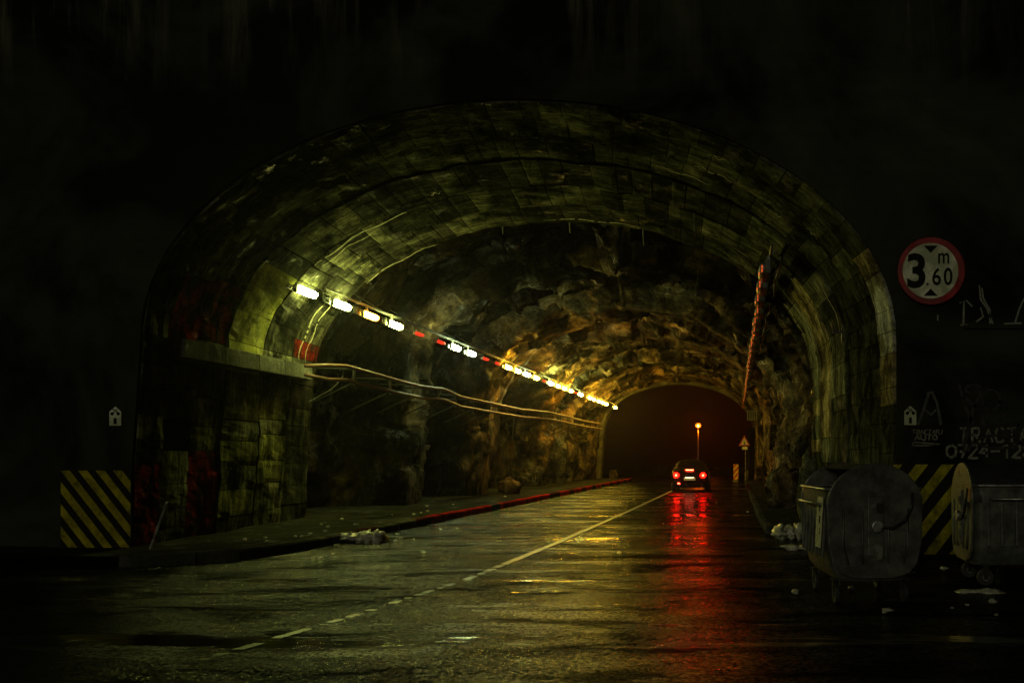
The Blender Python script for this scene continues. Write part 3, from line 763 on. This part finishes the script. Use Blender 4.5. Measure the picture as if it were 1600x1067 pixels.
# ------------------------------------------------------------------ handrail-like pipes on the left wall
pipes = thing('wall_pipes', 'pair of parallel rusty pipes on brackets along the left rock wall', 'pipe', (-8.6, 19, 3.2))
cy = [18.6, 19.3, 22, 24.4, 26, 28, 31, 36, 40, 44, 50, 56.5]; cx_ = [-8.95, -8.45, -8.35, -8.55, -8.45, -8.6, -8.55, -8.6, -8.3, -8.3, -8.4, -8.45]
czu = [3.42, 3.50, 3.42, 3.45, 3.5, 3.42, 3.42, 3.46, 3.55, 3.55, 3.58, 3.66]
T_ = np.linspace(18.6, 56.5, 90)
for dz, nm in ((0, 'pipe'), (-.30, 'pipe')):
    mb = MB(); mb.tube([(float(np.interp(t, cy, cx_))+8.6, t-19, float(np.interp(t, cy, czu))+(dz if t > 19 else dz*.6)-3.2) for t in T_], .043, 8)
    mb.build(nm, M['rust'], pipes, smooth=True)
for k in range(20):
    t = 19.9+k*1.9; X = float(np.interp(t, cy, cx_))+8.6; Zq = float(np.interp(t, cy, czu))-3.2
    mb = MB(); mb.box((X-.05, t-19, Zq-.15), (.05, .05, .46)); mb.tube([(X-.05, t-19, Zq-.3), (X-1.0, t-19, Zq-.75)], .018, 5); mb.tube([(X-.05, t-19, Zq), (X-1.0, t-19, Zq+.02)], .018, 5)
    mb.build('bracket', M['dark'], pipes)
def cable(name, pts, r, lab):
    a = Vector(pts[0]); q = [Vector(p) for p in pts]
    out = []
    for i in range(len(q)-1):
        for t in np.linspace(0, 1, 7)[:-1]:
            p0, p1, p2, p3 = q[max(0,i-1)], q[i], q[i+1], q[min(len(q)-1,i+2)]
            out.append(.5*((2*p1)+(p2-p0)*t+(2*p0-5*p1+4*p2-p3)*t*t+(3*p1-p0-3*p2+p3)*t**3)-a)
    out.append(q[-1]-a)
    mb = MB(); mb.tube(out, r, 5); return tag(mb.build(name, M['cable'], None, a, True), lab, 'cable')
def at(px, py, Y): return ((px-PX)/F*Y, Y, CH-(py-PY)/F*Y)
cable('loose_cable', [at(536,588,19.6), at(520,606,19.2), at(500,618,18.8), at(482,628,18.4)], .008, 'thin pale cable drooping from the pipes to the near left wall')
cable('loose_cable', [at(690,603,25), at(686,618,25), at(668,628,25), at(650,626,25)], .010, 'looping cable hanging off the pipes at the first rock rib')
cable('loose_cable', [at(947,646,54), at(943,658,54), at(936,667,54)], .03, 'short cable dangling at the far end of the left pipes')
cable('loose_cable', [at(803,655,33), at(802,672,33), at(801,687,33)], .014, 'straight cable end hanging below the left pipes midway')
cable('loose_cable', [at(1368,362,14.0), at(1300,378,15.2), at(1255,400,16.6), at(1220,415,18.2)], .014, 'black cable sagging across the right haunch of the vault')
for i, (px, py, Y, L) in enumerate(((785, 342, 20.1, .34), (1005, 362, 20.1, .32), (890, 347, 20.1, .25), (1085, 352, 17.5, .2))):
    p = at(px, py, Y); mb = MB(); mb.tube([(0,0,.25), (0,0,0), (.01,0,-L)], [.016,.02,.012], 6)
    tag(mb.build('anchor_rod', M['steel'], None, p), ['steel rod hanging from the vault edge left of the crown','steel rod hanging from the vault edge right of the crown','short steel rod at the crown of the inner vault edge','stub of steel rod on the right side of the vault roof'][i], 'rod', 'rods hanging from the vault roof')
br = thing('wall_bracket', 'small black iron bracket on the right vault wall between block rings', 'bracket', at(1317, 520, 16.1))
mb = MB(); mb.box((0,0,0), (.05,.12,.34)); mb.build('back_plate', M['dark'], br); mb = MB(); mb.box((-.10,0,.02), (.18,.06,.05)); mb.build('arm', M['dark'], br)

# ------------------------------------------------------------------ painted hazard boards on the facade
def clip_poly(poly, x0, x1, z0, z1):
    def cl(P, f, g):
        o = []
        for i in range(len(P)):
            a, b = P[i-1], P[i]; fa, fb = f(a), f(b)
            if (fa >= 0) != (fb >= 0):
                t = fa/(fa-fb); o.append((a[0]+(b[0]-a[0])*t, a[1]+(b[1]-a[1])*t))
            if fb >= 0: o.append(b)
        return o
    for f in (lambda p: p[0]-x0, lambda p: x1-p[0], lambda p: p[1]-z0, lambda p: z1-p[1]):
        poly = cl(poly, f, 0)
        if not poly: return []
    return poly
def hazard(x0, x1, z0, z1, sp, wd, sgn, phase, lab):
    pn = MB(); pn.box(((x0+x1)/2, 13.372, (z0+z1)/2), (x1-x0, .012, z1-z0)); p = pn.build('hazard_board', M['black'], fac, label=lab)
    H = z1-z0; run = H/1.28
    for k in range(-6, 14):
        xt = x0+phase+k*sp
        poly = [(xt, z1), (xt+wd, z1), (xt+wd+sgn*run, z0), (xt+sgn*run, z0)]
        q = clip_poly(poly, x0+.01, x1-.01, z0+.01, z1-.01)
        if len(q) < 3: continue
        mb = MB(); mb.prism(q, 13.361, 13.365); mb.build('stripe', M['yellow'], p)
hazard(-10.08, -9.02, .04, 1.33, .26, .135, 1, .0, 'black board with worn yellow stripes falling to the right')
hazard(2.33, 3.42, .06, 1.42, .385, .185, -1, .36, 'black board with worn yellow stripes rising to the right')

# ------------------------------------------------------------------ height limit sign
sg = thing('height_limit_sign', 'round red rimmed 3.60 m height limit sign right of the arch', 'road sign', (2.90, 13.38, 4.28))
mb = MB(); mb.disc((0,-.07,0), .50, .03, seg=48); mb.build('rim', M['signred'], sg, bevel=.006)
mb = MB(); mb.disc((-.015,-.088,0), .412, .006, seg=48); mb.build('sign_face', M['white'], sg)
def put(me, x, y, z, name, mat, parent): return link(name, me, mat, parent, (x, y, z))
put(text('3', .27, .52, .028), -.225, -.0925, .0, 'digit', M['black'], sg)
put(text('6', .13, .262, .014), .075, -.0925, -.085, 'digit', M['black'], sg)
put(text('0', .13, .262, .014), .245, -.0925, -.085, 'digit', M['black'], sg)
put(text('m', .165, .155, .012), .18, -.0925, .185, 'letter', M['black'], sg)
put(text('.', .034, .034, 0), -.06, -.0925, -.20, 'point', M['black'], sg)
for s in (1, -1):
    mb = MB(); mb.prism([(-.118, s*.372), (.092, s*.372), (-.013, s*.265)], -.0965, -.0925); mb.build('arrowhead', M['black'], sg)
mb = MB(); mb.box((0,-.03,.2), (.5,.05,.04)); mb.box((0,-.03,-.2), (.5,.05,.04)); mb.build('bracket', M['steel'], sg)

def cyclist(px, py, lab):
    p = at(px, py, 13.38); t = thing('cycle_route_sign', lab, 'sign', p)
    w, h = .088, .142
    mb = MB(); mb.prism([(-w,-h),(w,-h),(w,h*.45),(0,h),(-w,h*.45)], -.02, 0); mb.build('plate', M['white'], t)
    mb = MB(); mb.disc((-.045,-.0225,.035), .026, .005, seg=16); mb.build('wheel', M['black'], t)
    mb = MB(); mb.disc((.045,-.0225,.035), .026, .005, seg=16); mb.build('wheel', M['black'], t)
    mb = MB(); mb.tube([(-.04,-.0225,.04),(-.01,-.0225,.062),(.03,-.0225,.06),(.04,-.0225,.04)], .006, 5); mb.tube([(-.02,-.0225,.075),(.012,-.0225,.098),(.03,-.0225,.07)], .008, 5); mb.disc((-.028,-.0225,.098), .011, .005, seg=10)
    mb.build('rider_figure', M['black'], t)
    put(text('1', .042, .09, .01), .0, -.0225, -.075, 'digit', M['black'], t)
cyclist(181.5, 650, 'small white house-shaped cycle route 1 sign above the left striped board')
cyclist(1422, 649, 'small white house-shaped cycle route 1 sign left of the sprayed lettering')

# ------------------------------------------------------------------ sprayed lettering, drawn in strokes
ST = {'T':[[(0,1),(1,1)],[(.5,1),(.5,0)]], 'R':[[(0,0),(0,1),(.7,1),(.9,.75),(.7,.5),(0,.5)],[(.4,.5),(1,0)]], 'A':[[(0,0),(.5,1),(1,0)],[(.2,.4),(.8,.4)]],
 'C':[[(1,.85),(.7,1),(.25,1),(0,.7),(0,.3),(.25,0),(.7,0),(1,.15)]], 'I':[[(.5,1),(.5,0)]], 'U':[[(0,1),(0,.3),(.3,0),(.7,0),(1,.3),(1,1)]],
 'O':[[(.5,1),(.1,.8),(0,.5),(.1,.2),(.5,0),(.9,.2),(1,.5),(.9,.8),(.5,1)]], '7':[[(0,1),(1,1),(.4,0)],[(.2,.5),(.8,.5)]], '2':[[(0,.75),(.3,1),(.8,.95),(.9,.65),(0,0),(1,0)]],
 '4':[[(.8,0),(.8,1),(0,.35),(1,.35)]], '1':[[(.2,.8),(.6,1),(.6,0)]], '8':[[(.5,.52),(.1,.75),(.5,1),(.9,.75),(.5,.52),(0,.25),(.5,0),(1,.25),(.5,.52)]], '5':[[(1,1),(.1,1),(.1,.55),(.7,.55),(1,.3),(.7,0),(0,.05)]],
 '-':[[(0,.5),(1,.5)]]}
def strokes(name, txt, px, py, wpx, hpx, adv, wid, mat, depth, lab):
    k = 13.38/F; mb = MB(); rr = random.Random(len(txt)+int(px))
    for i, ch in enumerate(txt):
        if ch == ' ': continue
        for st in ST[ch]:
            pts = []
            for (u, v) in st:
                p = at(px+i*adv+u*wpx, py-v*hpx, 13.38); pts.append((p[0]+rr.uniform(-.008,.008), p[2]+rr.uniform(-.008,.008)))
            q = []
            for a, b in zip(pts[:-1], pts[1:]):
                for t in (0, .33, .66): q.append((a[0]+(b[0]-a[0])*t, a[1]+(b[1]-a[1])*t))
            q.append(pts[-1])
            L = []; Rr = []
            for j, p in enumerate(q):
                a = q[max(0,j-1)]; b = q[min(len(q)-1,j+1)]; dx, dz = b[0]-a[0], b[1]-a[1]; n_ = math.hypot(dx, dz) or 1
                w = wid*rr.uniform(.75, 1.15)/2
                L.append((p[0]-dz/n_*w, depth, p[1]+dx/n_*w)); Rr.append((p[0]+dz/n_*w, depth, p[1]-dx/n_*w))
            n2 = len(q); mb.add(L+Rr, [(j, j+1, n2+j+1, n2+j) for j in range(n2-1)])
    o = mb.build(name, mat, fac); o['label'] = lab; return o
strokes('lettering', 'TRACTARI', 1426, 678, 4.6, 6.5, 6.2, .016, M['graf'], 13.374, 'small stencilled word TRACTARI in white')
strokes('lettering', 'AUTO', 1430, 687, 7, 8, 9, .022, M['graf'], 13.374, 'small stencilled word AUTO in white')
strokes('lettering', 'TRACTARI', 1500, 691, 13, 22, 18.5, .035, M['graf'], 13.374, 'large sprayed word TRACTARI in white')
strokes('lettering', 'O724-1285', 1479, 715, 15, 20, 17, .040, M['graf'], 13.3735, 'sprayed telephone number in white')
b = MB()
def ribbon(mb, pts, w, dep=13.372):
    q = [at(x, y, 13.38) for x, y in pts]; L = []; Rr = []
    for j, p in enumerate(q):
        a = q[max(0,j-1)]; c = q[min(len(q)-1,j+1)]; dx, dz = c[0]-a[0], c[2]-a[2]; n_ = math.hypot(dx, dz) or 1; ww = w/2*(.7+.3*math.sin(j*2.3)**2)
        L.append((p[0]-dz/n_*ww, dep, p[2]+dx/n_*ww)); Rr.append((p[0]+dz/n_*ww, dep, p[2]-dx/n_*ww))
    n2 = len(q); mb.add(L+Rr, [(j, j+1, n2+j+1, n2+j) for j in range(n2-1)])
ribbon(b, [(1425,694),(1427,691),(1445,692),(1470,694),(1450,696),(1427,696),(1425,694)], .02)
b.build('underline', M['graf'], fac)
b = MB()
for cxp, cyp, rx, ry in ((1548,625,14,16),(1520,608,12,6),(1575,662,16,14),(1560,690,34,10)):
    ribbon(b, [(cxp+rx*math.cos(a), cyp+ry*math.sin(a)) for a in np.linspace(0, 6.6, 22)], .045, 13.3705)
for p in ([(1498,600),(1510,640),(1520,665)],[(1535,610),(1520,640),(1505,700)],[(1505,620),(1530,640),(1538,668)],[(1525,700),(1520,690),(1512,705)]): ribbon(b, p, .06, 13.3707)
o = b.build('scrawl', M['grafblk'], fac); o['label'] = 'looping black spray scrawl over the white lettering'
b = MB()
for p in ([(1499,474),(1506,470),(1505,508)],[(1509,469),(1519,479)],[(1500,508),(1512,508)],[(1530,446),(1532,468),(1542,482),(1551,506)],[(1534,450),(1536,466),(1546,484),(1547,506)],[(1568,506),(1596,505)],[(1600,466),(1592,484),(1586,504)],[(1465,492),(1465,501)],[(1532,481),(1536,495),(1525,503)]): ribbon(b, p, .03)
o = b.build('lime_marks', M['chalk'], fac); o['label'] = 'broken white strokes of old lettering right of the height sign'
b = MB()
ribbon(b, [(1434,664),(1443,640),(1451,614),(1456,612),(1464,630),(1470,664)], .05); ribbon(b, [(1445,640),(1455,648),(1462,640)], .04)
b.build('faded_letter', M['graf'], fac).data.materials[0] = worn('faded_paint', (.07,.07,.055), .7)

# ------------------------------------------------------------------ waste containers
def make_bin(lab, loc, rz):
    t = thing('waste_container', lab, 'waste container', loc, rz, 'wheeled waste containers by the right wall')
    Lh = .66                                  # half length (local y), end faces at +-y
    def body_sec(z):                          # rounded rectangle at height z
        k = np.interp(z, [.24, .34, .5, 1.18], [.70, .86, .92, 1.0]); hx, hy = .50*k, Lh*(.80+.20*k); r = .10
        pts = []
        for cxs, cys, a0 in ((1,1,0),(-1,1,90),(-1,-1,180),(1,-1,270)):
            for q in range(5):
                a = math.radians(a0+q*22.5); pts.append((cxs*(hx-r)+r*math.cos(a), cys*(hy-r)+r*math.sin(a), z))
        return pts
    mb = MB(); mb.loft([body_sec(z) for z in (.24,.27,.34,.5,.75,1.0,1.17)], False); mb.add(body_sec(.24), [tuple(range(20))])
    inner = [[(x*.95, y*.95, z) for x, y, z in body_sec(z_)] for z_ in (1.17, .5)]
    mb.loft([body_sec(1.17), inner[0]], False); mb.build('body', M['bin'], t, smooth=True)
    mb = MB(); mb.loft(inner, False); mb.add(inner[1], [tuple(range(19,-1,-1))]); mb.build('lining', M['bindark'], t)
    # rim tube
    mb = MB(); rim = [(x*1.02, y*1.02, 1.175) for x, y, z in body_sec(1.17)]; mb.tube(rim+[rim[0]], .018, 6, False); mb.build('rim', M['steel'], t, smooth=True)
    # end shields with an arched top
    for s in (-1, 1):
        def shield(y0, y1, k=1.0):
            out = []
            for a in np.linspace(0, math.pi, 17): out.append((math.cos(a)*.50*k, 1.02+math.sin(a)*.42*k))
            out += [(-.485*k, .62), (-.44*k, .42), (-.36*k, .32), (-.2*k, .27), (.2*k, .27), (.36*k, .32), (.44*k, .42), (.485*k, .62)]
            return out
        ya = s*(Lh+.005); ybb = s*(Lh+.035)
        mb = MB(); mb.prism(shield(0,0), min(ya,ybb), max(ya,ybb)); sh_ = mb.build('end_shield', M['bin'], t, bevel=.01)
        yf = s*(Lh+.04)
        # pressed ribs and frames on the shield
        for xr_ in (-.30, .30):
            mb = MB(); mb.tube([(xr_*1.12, yf, .98), (xr_*1.12, yf, .60), (xr_*.95, yf, .42)], .014, 6)
            mb.tube([(xr_*.45, yf, .95), (xr_*.45, yf, .42)], .012, 6); mb.build('rib', M['bin'], sh_, smooth=True)
        mb = MB(); mb.box((0, yf, .80), (.17, .035, .62)); mb.build('pivot_plate', M['bin'], sh_, bevel=.012)
        mb = MB(); mb.disc((.01, yf+s*.035, .80), .062, .05, seg=20); mb.build('trunnion', M['steel'], sh_, bevel=.008)
        mb = MB(); mb.disc((-.03, yf+s*.02, 1.0), .025, .03, seg=12); mb.build('bolt', M['steel'], sh_)
        mb = MB(); mb.tube([(.38, yf+s*.02, 1.14), (.37, yf+s*.03, 1.0), (.30, yf+s*.03, .86), (.17, yf+s*.03, .78), (.05, yf+s*.03, .80)], .016, 6); mb.build('lid_arm', M['dark'], sh_, smooth=True)
        if s < 0:
            mb = MB(); mb.prism([(-.05,.60),(.02,.64),(.07,.58),(.06,.47),(.02,.45)], yf-.025, yf-.012); mb.build('sticker', M['graf'], sh_)
            mb = MB(); mb.box((.04, yf-.02, .985), (.07,.01,.10)); mb.build('socket', M['bindark'], sh_)
    # half-barrel lid, slid back over the right-hand side
    def lid(r, a0, a1, n=12):
        return [[(math.cos(a)*.49*r, y_, 1.03+math.sin(a)*.40*r) for a in np.linspace(a0, a1, n)] for y_ in (-Lh+.0, -Lh*.5, 0, Lh*.5, Lh-.0)]
    a0, a1 = (math.radians(-8), math.radians(118))
    mb = MB(); r1 = lid(1.0, a0, a1); r2 = lid(.965, a0, a1)
    mb.loft(r1, False, False); mb.loft(r2, False, False)
    n_ = 12
    mb.add([p[-1] for p in r1]+[p[-1] for p in r2], [(i,i+1,5+i+1,5+i) for i in range(4)]); mb.add([p[0] for p in r1]+[p[0] for p in r2], [(i,i+1,5+i+1,5+i) for i in range(4)])
    mb.build('lid', M['binlid'], t, smooth=True)
    # ribs on the long sides
    for s in (-1, 1):
        for yy_ in (-.5, -.34, -.17, 0, .17, .34, .5):
            mb = MB(); mb.box((s*.487, yy_, .78), (.03, .035, .62), Matrix.Rotation(-s*.055, 3, 'Y')); mb.build('rib', M['bin'], t, bevel=.008)
        mb = MB(); mb.tube([(s*.49,-.48,1.02),(s*.56,-.46,1.02),(s*.56,.46,1.02),(s*.49,.48,1.02)], .014, 6); mb.build('grip_bar', M['steel'], t, smooth=True)
    # castors
    for sx in (-1, 1):
        for sy in (-1, 1):
            w = bpy.data.objects.new('castor', None); 
            mb = MB(); mb.disc((sx*.36, sy*.50, .10), .10, .045, 'X', 20); c = mb.build('castor', M['rubber'], t, bevel=.01)
            mb = MB(); mb.disc((sx*.36, sy*.50, .10), .04, .055, 'X', 12); mb.build('hub', M['steel'], c)
            mb = MB()
            for q in (-1, 1): mb.box((sx*.36+q*.036, sy*.50, .16), (.008, .05, .17))
            mb.box((sx*.36, sy*.50, .245), (.10, .10, .015)); mb.build('fork', M['dark'], c)
    return t
b1 = make_bin('open dark waste container with pale label on its side, nearest the camera', (1.33, 9.78, .012), math.radians(7))
lb = MB(); R3 = Matrix.Rotation(.055, 3, 'Y'); lb.box((-.522, -.42, .83), (.006, .26, .52), R3); lb.build('label', M['label'], b1)
for zq in (.98, .86, .74): 
    lb = MB(); lb.box((-.528, -.46, zq), (.004, .03, .07), R3); lb.build('print_mark', M['black'], b1)
b2 = make_bin('closed grey waste container standing sideways to the wall, farther right', (3.42, 10.85, .012), math.radians(-90))
ch = [o for o in b2.children if o.name.startswith('lid')]
for o in ch:
    if 'arm' not in o.name: o.rotation_euler = (0, 0, 0)

# ------------------------------------------------------------------ rubbish
def crumple(name, c, sz, lab, seed, mat=M['plastic'], n=3):
    mb = MB()
    for k in range(n):
        blob(mb, ((k-(n-1)/2)*sz[0]/n*1.0, .05*math.sin(seed+k), sz[2]*.42), (sz[0]/n*.75, sz[1]*.5, sz[2]*(.42+.12*math.sin(seed*2+k))), seed+k*2.7, .75, 16, 12)
    o = mb.build(name, mat, None, c, True); return tag(o, lab, 'rubbish')
crumple('plastic_bag', (-6.62, 15.9, .0), (.72, .4, .24), 'crumpled pale plastic sheeting lying against the left kerb', 2.2, n=4)
crumple('plastic_bag', (.98, 16.6, .0), (.5, .45, .36), 'crumpled pale rubbish bag at the end of the right kerb', 5.1, n=3)
crumple('plastic_bag', (1.02, 14.6, .0), (.42, .3, .12), 'flattened pale bag on the asphalt left of the near waste container', 8.1, n=2)
crumple('plastic_bag', at(1577, 853, 12.4)[:2]+(.0,), (.28, .2, .2), 'small whitish rubbish bag beside the right waste container', 3.4, n=2)
crumple('plastic_bag', at(1528, 920, 10.0)[:2]+(.0,), (.4, .2, .05), 'flat scrap of foil in front of the right waste container', 9.4, n=2)
mb = MB(); rr = random.Random(9)
for k in range(60):
    z_ = .02
    if k < 22: X, Y = rr.uniform(-8.6, -7.2), rr.uniform(14, 32); z_ = .19
    elif k < 36: X, Y = rr.uniform(-6.8, -5.9), rr.uniform(13, 19)
    elif k < 50: X, Y = rr.uniform(.7, 3.6), rr.uniform(8.4, 13)
    else: X, Y = rr.uniform(-5, 1), rr.uniform(9, 38)
    s = rr.uniform(.02, .055); blob(mb, (X, Y, z_+s*.3), (s, s, s*.5), k, .6, 6, 4)
o = mb.build('litter', M['plastic']); o['kind'] = 'stuff'
# leaning stick by the left portal foot
p = at(229, 874, 13.2); q = at(254, 786, 13.1); mb = MB(); mb.tube([(0,0,0), (q[0]-p[0], 0, q[2]-p[2])], .018, 8)
tag(mb.build('leaning_stick', worn('pale_wood', (.36,.36,.32), .6, 0, .2), None, (p[0], p[1], .02)), 'thin pale stick leaning upright at the left foot of the portal', 'stick')
b = MB(); blob(b, (0,0,.06), (.22,.16,.09), 4.4, .3); tag(b.build('stone', M['beam'], None, (-9.4, 11.2, .0), True), 'pale flat stone on the ground at the far left edge', 'stone')

# ------------------------------------------------------------------ car
car = thing('car', 'dark saloon car with red brake lights glowing, driving away out of the tunnel', 'car', (-2.07, 40.0, .02))
SEC = [(0.0,.66,.76,.32,.80,.66,.86),(.06,.72,.83,.24,.86,.74,.95),(.45,.76,.85,.20,.90,.74,1.0),(.62,.77,.85,.20,.91,.68,1.06),(1.25,.78,.85,.18,.92,.56,1.40),(1.6,.78,.85,.18,.92,.56,1.44),(2.4,.78,.85,.18,.92,.57,1.43),(3.05,.78,.85,.2,.90,.66,1.0),(3.3,.78,.84,.2,.86,.68,.92),(4.05,.74,.80,.22,.76,.60,.80),(4.25,.62,.66,.3,.62,.5,.66)]
def csec(r):
    y, wb, wm, zb, zl, wr, zr = r
    h = [(-wb, zb), (-wm, zb+.16), (-wm-.01, (zb+zl)/2+.05), (-wm+.02, zl), (-wr, zr-.05), (-wr*.8, zr)]
    return [(x, y, z) for x, z in h]+[(-x, y, z) for x, z in h[::-1]]
mb = MB(); mb.loft([csec(r) for r in SEC]); o = mb.build('body', M['car'], car, smooth=True)
md = o.modifiers.new('s', 'SUBSURF'); md.levels = md.render_levels = 2
def quadpart(name, pts, mat, parent=car, th=.012):
    mb = MB(); q = [Vector(p) for p in pts]; n_ = (q[1]-q[0]).cross(q[2]-q[0]).normalized()*th; mb.loft([q, [p+n_ for p in q]]); return mb.build(name, mat, parent)
quadpart('rear_window', [(-.58,.60,1.03),(.58,.60,1.03),(.47,1.14,1.37),(-.47,1.14,1.37)], M['glass'])
for s in (-1, 1):
    mb = MB(); mb.disc((s*.60, -.035, .73), .12, .05, seg=20); t_ = mb.build('tail_light', M['tail'], car)
    mb = MB(); mb.disc((s*.60, -.068, .73), .045, .015, seg=16); mb.build('bulb', M['tailcore'], t_)
    mb = MB(); mb.box((s*.92, 2.55, .98), (.16,.10,.12)); mb.build('mirror', M['car'], car, bevel=.03)
    for yw in (.75, 3.35):
        mb = MB(); mb.disc((s*.74, yw, .29), .30, .19, 'X', 28); w_ = mb.build('wheel', M['rubber'], car, bevel=.02)
        mb = MB(); mb.disc((s*.80, yw, .29), .19, .1, 'X', 20); mb.build('rim', M['steel'], w_)
mb = MB(); mb.box((0, .02, .965), (.34, .04, .045)); mb.build('brake_light', M['tailcore'], car)
mb = MB(); mb.disc((-.49, -.01, .33), .06, .05, seg=16); mb.build('fog_light', M['tailcore'], car)
mb = MB(); mb.box((0, -.03, .27), (1.42, .10, .16)); mb.build('bumper', M['car'], car, bevel=.03)
mb = MB(); mb.box((0, -.04, .555), (.52, .02, .115)); mb.build('number_plate', M['white'], car, bevel=.004)
mb = MB(); mb.box((0, -.055, .63), (.40, .04, .015)); mb.build('plate_lamp', M['platelamp'], car)
mb = MB(); mb.box((0, 0, .66), (.62, .03, .03)); mb.build('boot_trim', M['chrome'], car)
mb = MB(); mb.box((.0, 1.7, 1.46), (.16,.12,.03)); mb.build('roof_aerial', M['chrome'], car)
for s in (-1, 1): quadpart('window_trim', [(s*.79,.55,.96),(s*.79,.58,.96),(s*.60,1.2,1.36),(s*.60,1.17,1.34)], M['chrome'])

# ------------------------------------------------------------------ far end: signs, parapet, street lamp
mk = thing('chevron_marker', 'upright board with slanting red and yellow stripes at the tunnel exit', 'marker', (0.0, 55.6, .02), math.radians(-30))
w, z0, z1 = .18, .16, 1.12
mb = MB(); mb.box((0,0,(z0+z1)/2), (2*w,.03,z1-z0)); mb.build('board', M['brightyel'], mk)
for k in range(-3, 5):
    zb = z0+k*.36-.05; q = clip_poly([(-w, zb), (w, zb+.36), (w, zb+.55), (-w, zb+.19)], -w+.002, w-.002, z0, z1)
    if len(q) > 2: mb = MB(); mb.prism(q, -.022, -.0165); mb.build('stripe', M['brightred'], mk)
mb = MB(); mb.box((0,.0,.07), (.42,.25,.10)); mb.build('foot', M['graf'], mk, bevel=.02)
ts = thing('warning_sign', 'red rimmed triangular warning sign with small plate at the far right mouth', 'road sign', (.52, 54.0, .15), math.radians(-18))
mb = MB(); mb.tube([(.06,0,0),(.06,0,2.6)], .03, 8); mb.build('pole', M['steel'], ts)
def tri(r, cz): return [(r*math.sin(a), cz+r*math.cos(a)) for a in (0, 2.094, 4.189)]
mb = MB(); mb.prism(tri(.42, 2.32), -.05, -.03); mb.build('rim', M['brightred'], ts)
mb = MB(); mb.prism(tri(.26, 2.31), -.056, -.0505); mb.build('sign_face', M['white'], ts)
mb = MB(); mb.box((0,-.06,2.28), (.05,.006,.2)); mb.box((.03,-.06,2.2), (.1,.006,.05)); mb.build('symbol', M['black'], ts)
mb = MB(); mb.box((.02,-.04,1.96), (.34,.02,.16)); mb.build('lower_plate', M['white'], ts)
cg = thing('barred_box', 'small box with upright white bars hanging on the right wall near the exit', 'box', at(1175, 649, 50))
for k in range(5):
    mb = MB(); mb.box((-.24+k*.12, -.1, 0), (.03,.03,.42)); mb.build('bar', M['white'], cg)
mb = MB(); mb.box((0,.08,-.02), (.56,.3,.50)); mb.build('case', M['dark'], cg); 
for zq in (-.25, .24): mb = MB(); mb.box((0,-.1,zq), (.58,.05,.04)); mb.build('frame', M['steel'], cg)
# parapet across the junction
pw = thing('parapet', 'low stone parapet across the road beyond the tunnel mouth', 'parapet', (-3, 79, 0))
for k in range(26):
    mb = MB(); mb.box((-39+k*3, 0, .40+U(-.01,.01)), (2.96, .4, .80)); mb.build('parapet_block', M['kerb'], pw, bevel=.02)
mb = MB(); mb.box((-3, 77.6, .08), (80, 1.4, .16)); struct(mb.build('far_pavement', M['kerb'], bevel=.01))
mb = MB(); blob(mb, (0,0,.35), (.5,.4,.45), 8.8, .4); tag(mb.build('concrete_block', M['beam'], None, (1.0, 56.0, .1), True), 'rough pale block behind the striped marker', 'block')
st = thing('street_lamp', 'tall street lamp with glowing orange sodium head beyond the tunnel', 'street lamp', at(1091, 745, 84)[:2]+(0,))
hz = CH+51/F*84
mb = MB(); mb.tube([(0,0,0),(0,0,1.2),(0,0,hz-.15)], [.11,.08,.06], 10); mb.build('post', M['steel'], st, smooth=True)
mb = MB(); blob(mb, (0,0,hz+.02), (.27,.27,.22), 1, 0.02, 16, 10); gb = mb.build('globe', M['globe'], st, smooth=True)
mb = MB(); blob(mb, (0,-.24,hz-.03), (.085,.07,.085), 1, 0.0, 12, 8); mb.build('bulb', M['sodium'], gb, smooth=True)
mb = MB(); mb.disc((0,0,hz+.26), .26, .06, 'Z', 20); mb.build('cap', M['dark'], st, bevel=.02)
mb = MB(); mb.disc((0,0,hz-.22), .12, .08, 'Z', 16); mb.build('collar', M['steel'], st)

# ------------------------------------------------------------------ damp night air
if HAZE > 0:
    hm = bpy.data.materials.new('damp_air'); hm.use_nodes = True; n = hm.node_tree; n.nodes.clear()
    pv = n.nodes.new('ShaderNodeVolumePrincipled'); pv.inputs['Color'].default_value = (.9,.9,.9,1); pv.inputs['Density'].default_value = HAZE
    pv.inputs['Anisotropy'].default_value = .87
    ou = n.nodes.new('ShaderNodeOutputMaterial'); n.links.new(pv.outputs[0], ou.inputs['Volume'])
    mb = MB(); mb.box((0, 0, 6.5), (402, 402, 15)); o = mb.build('haze', hm); o['kind'] = 'stuff'
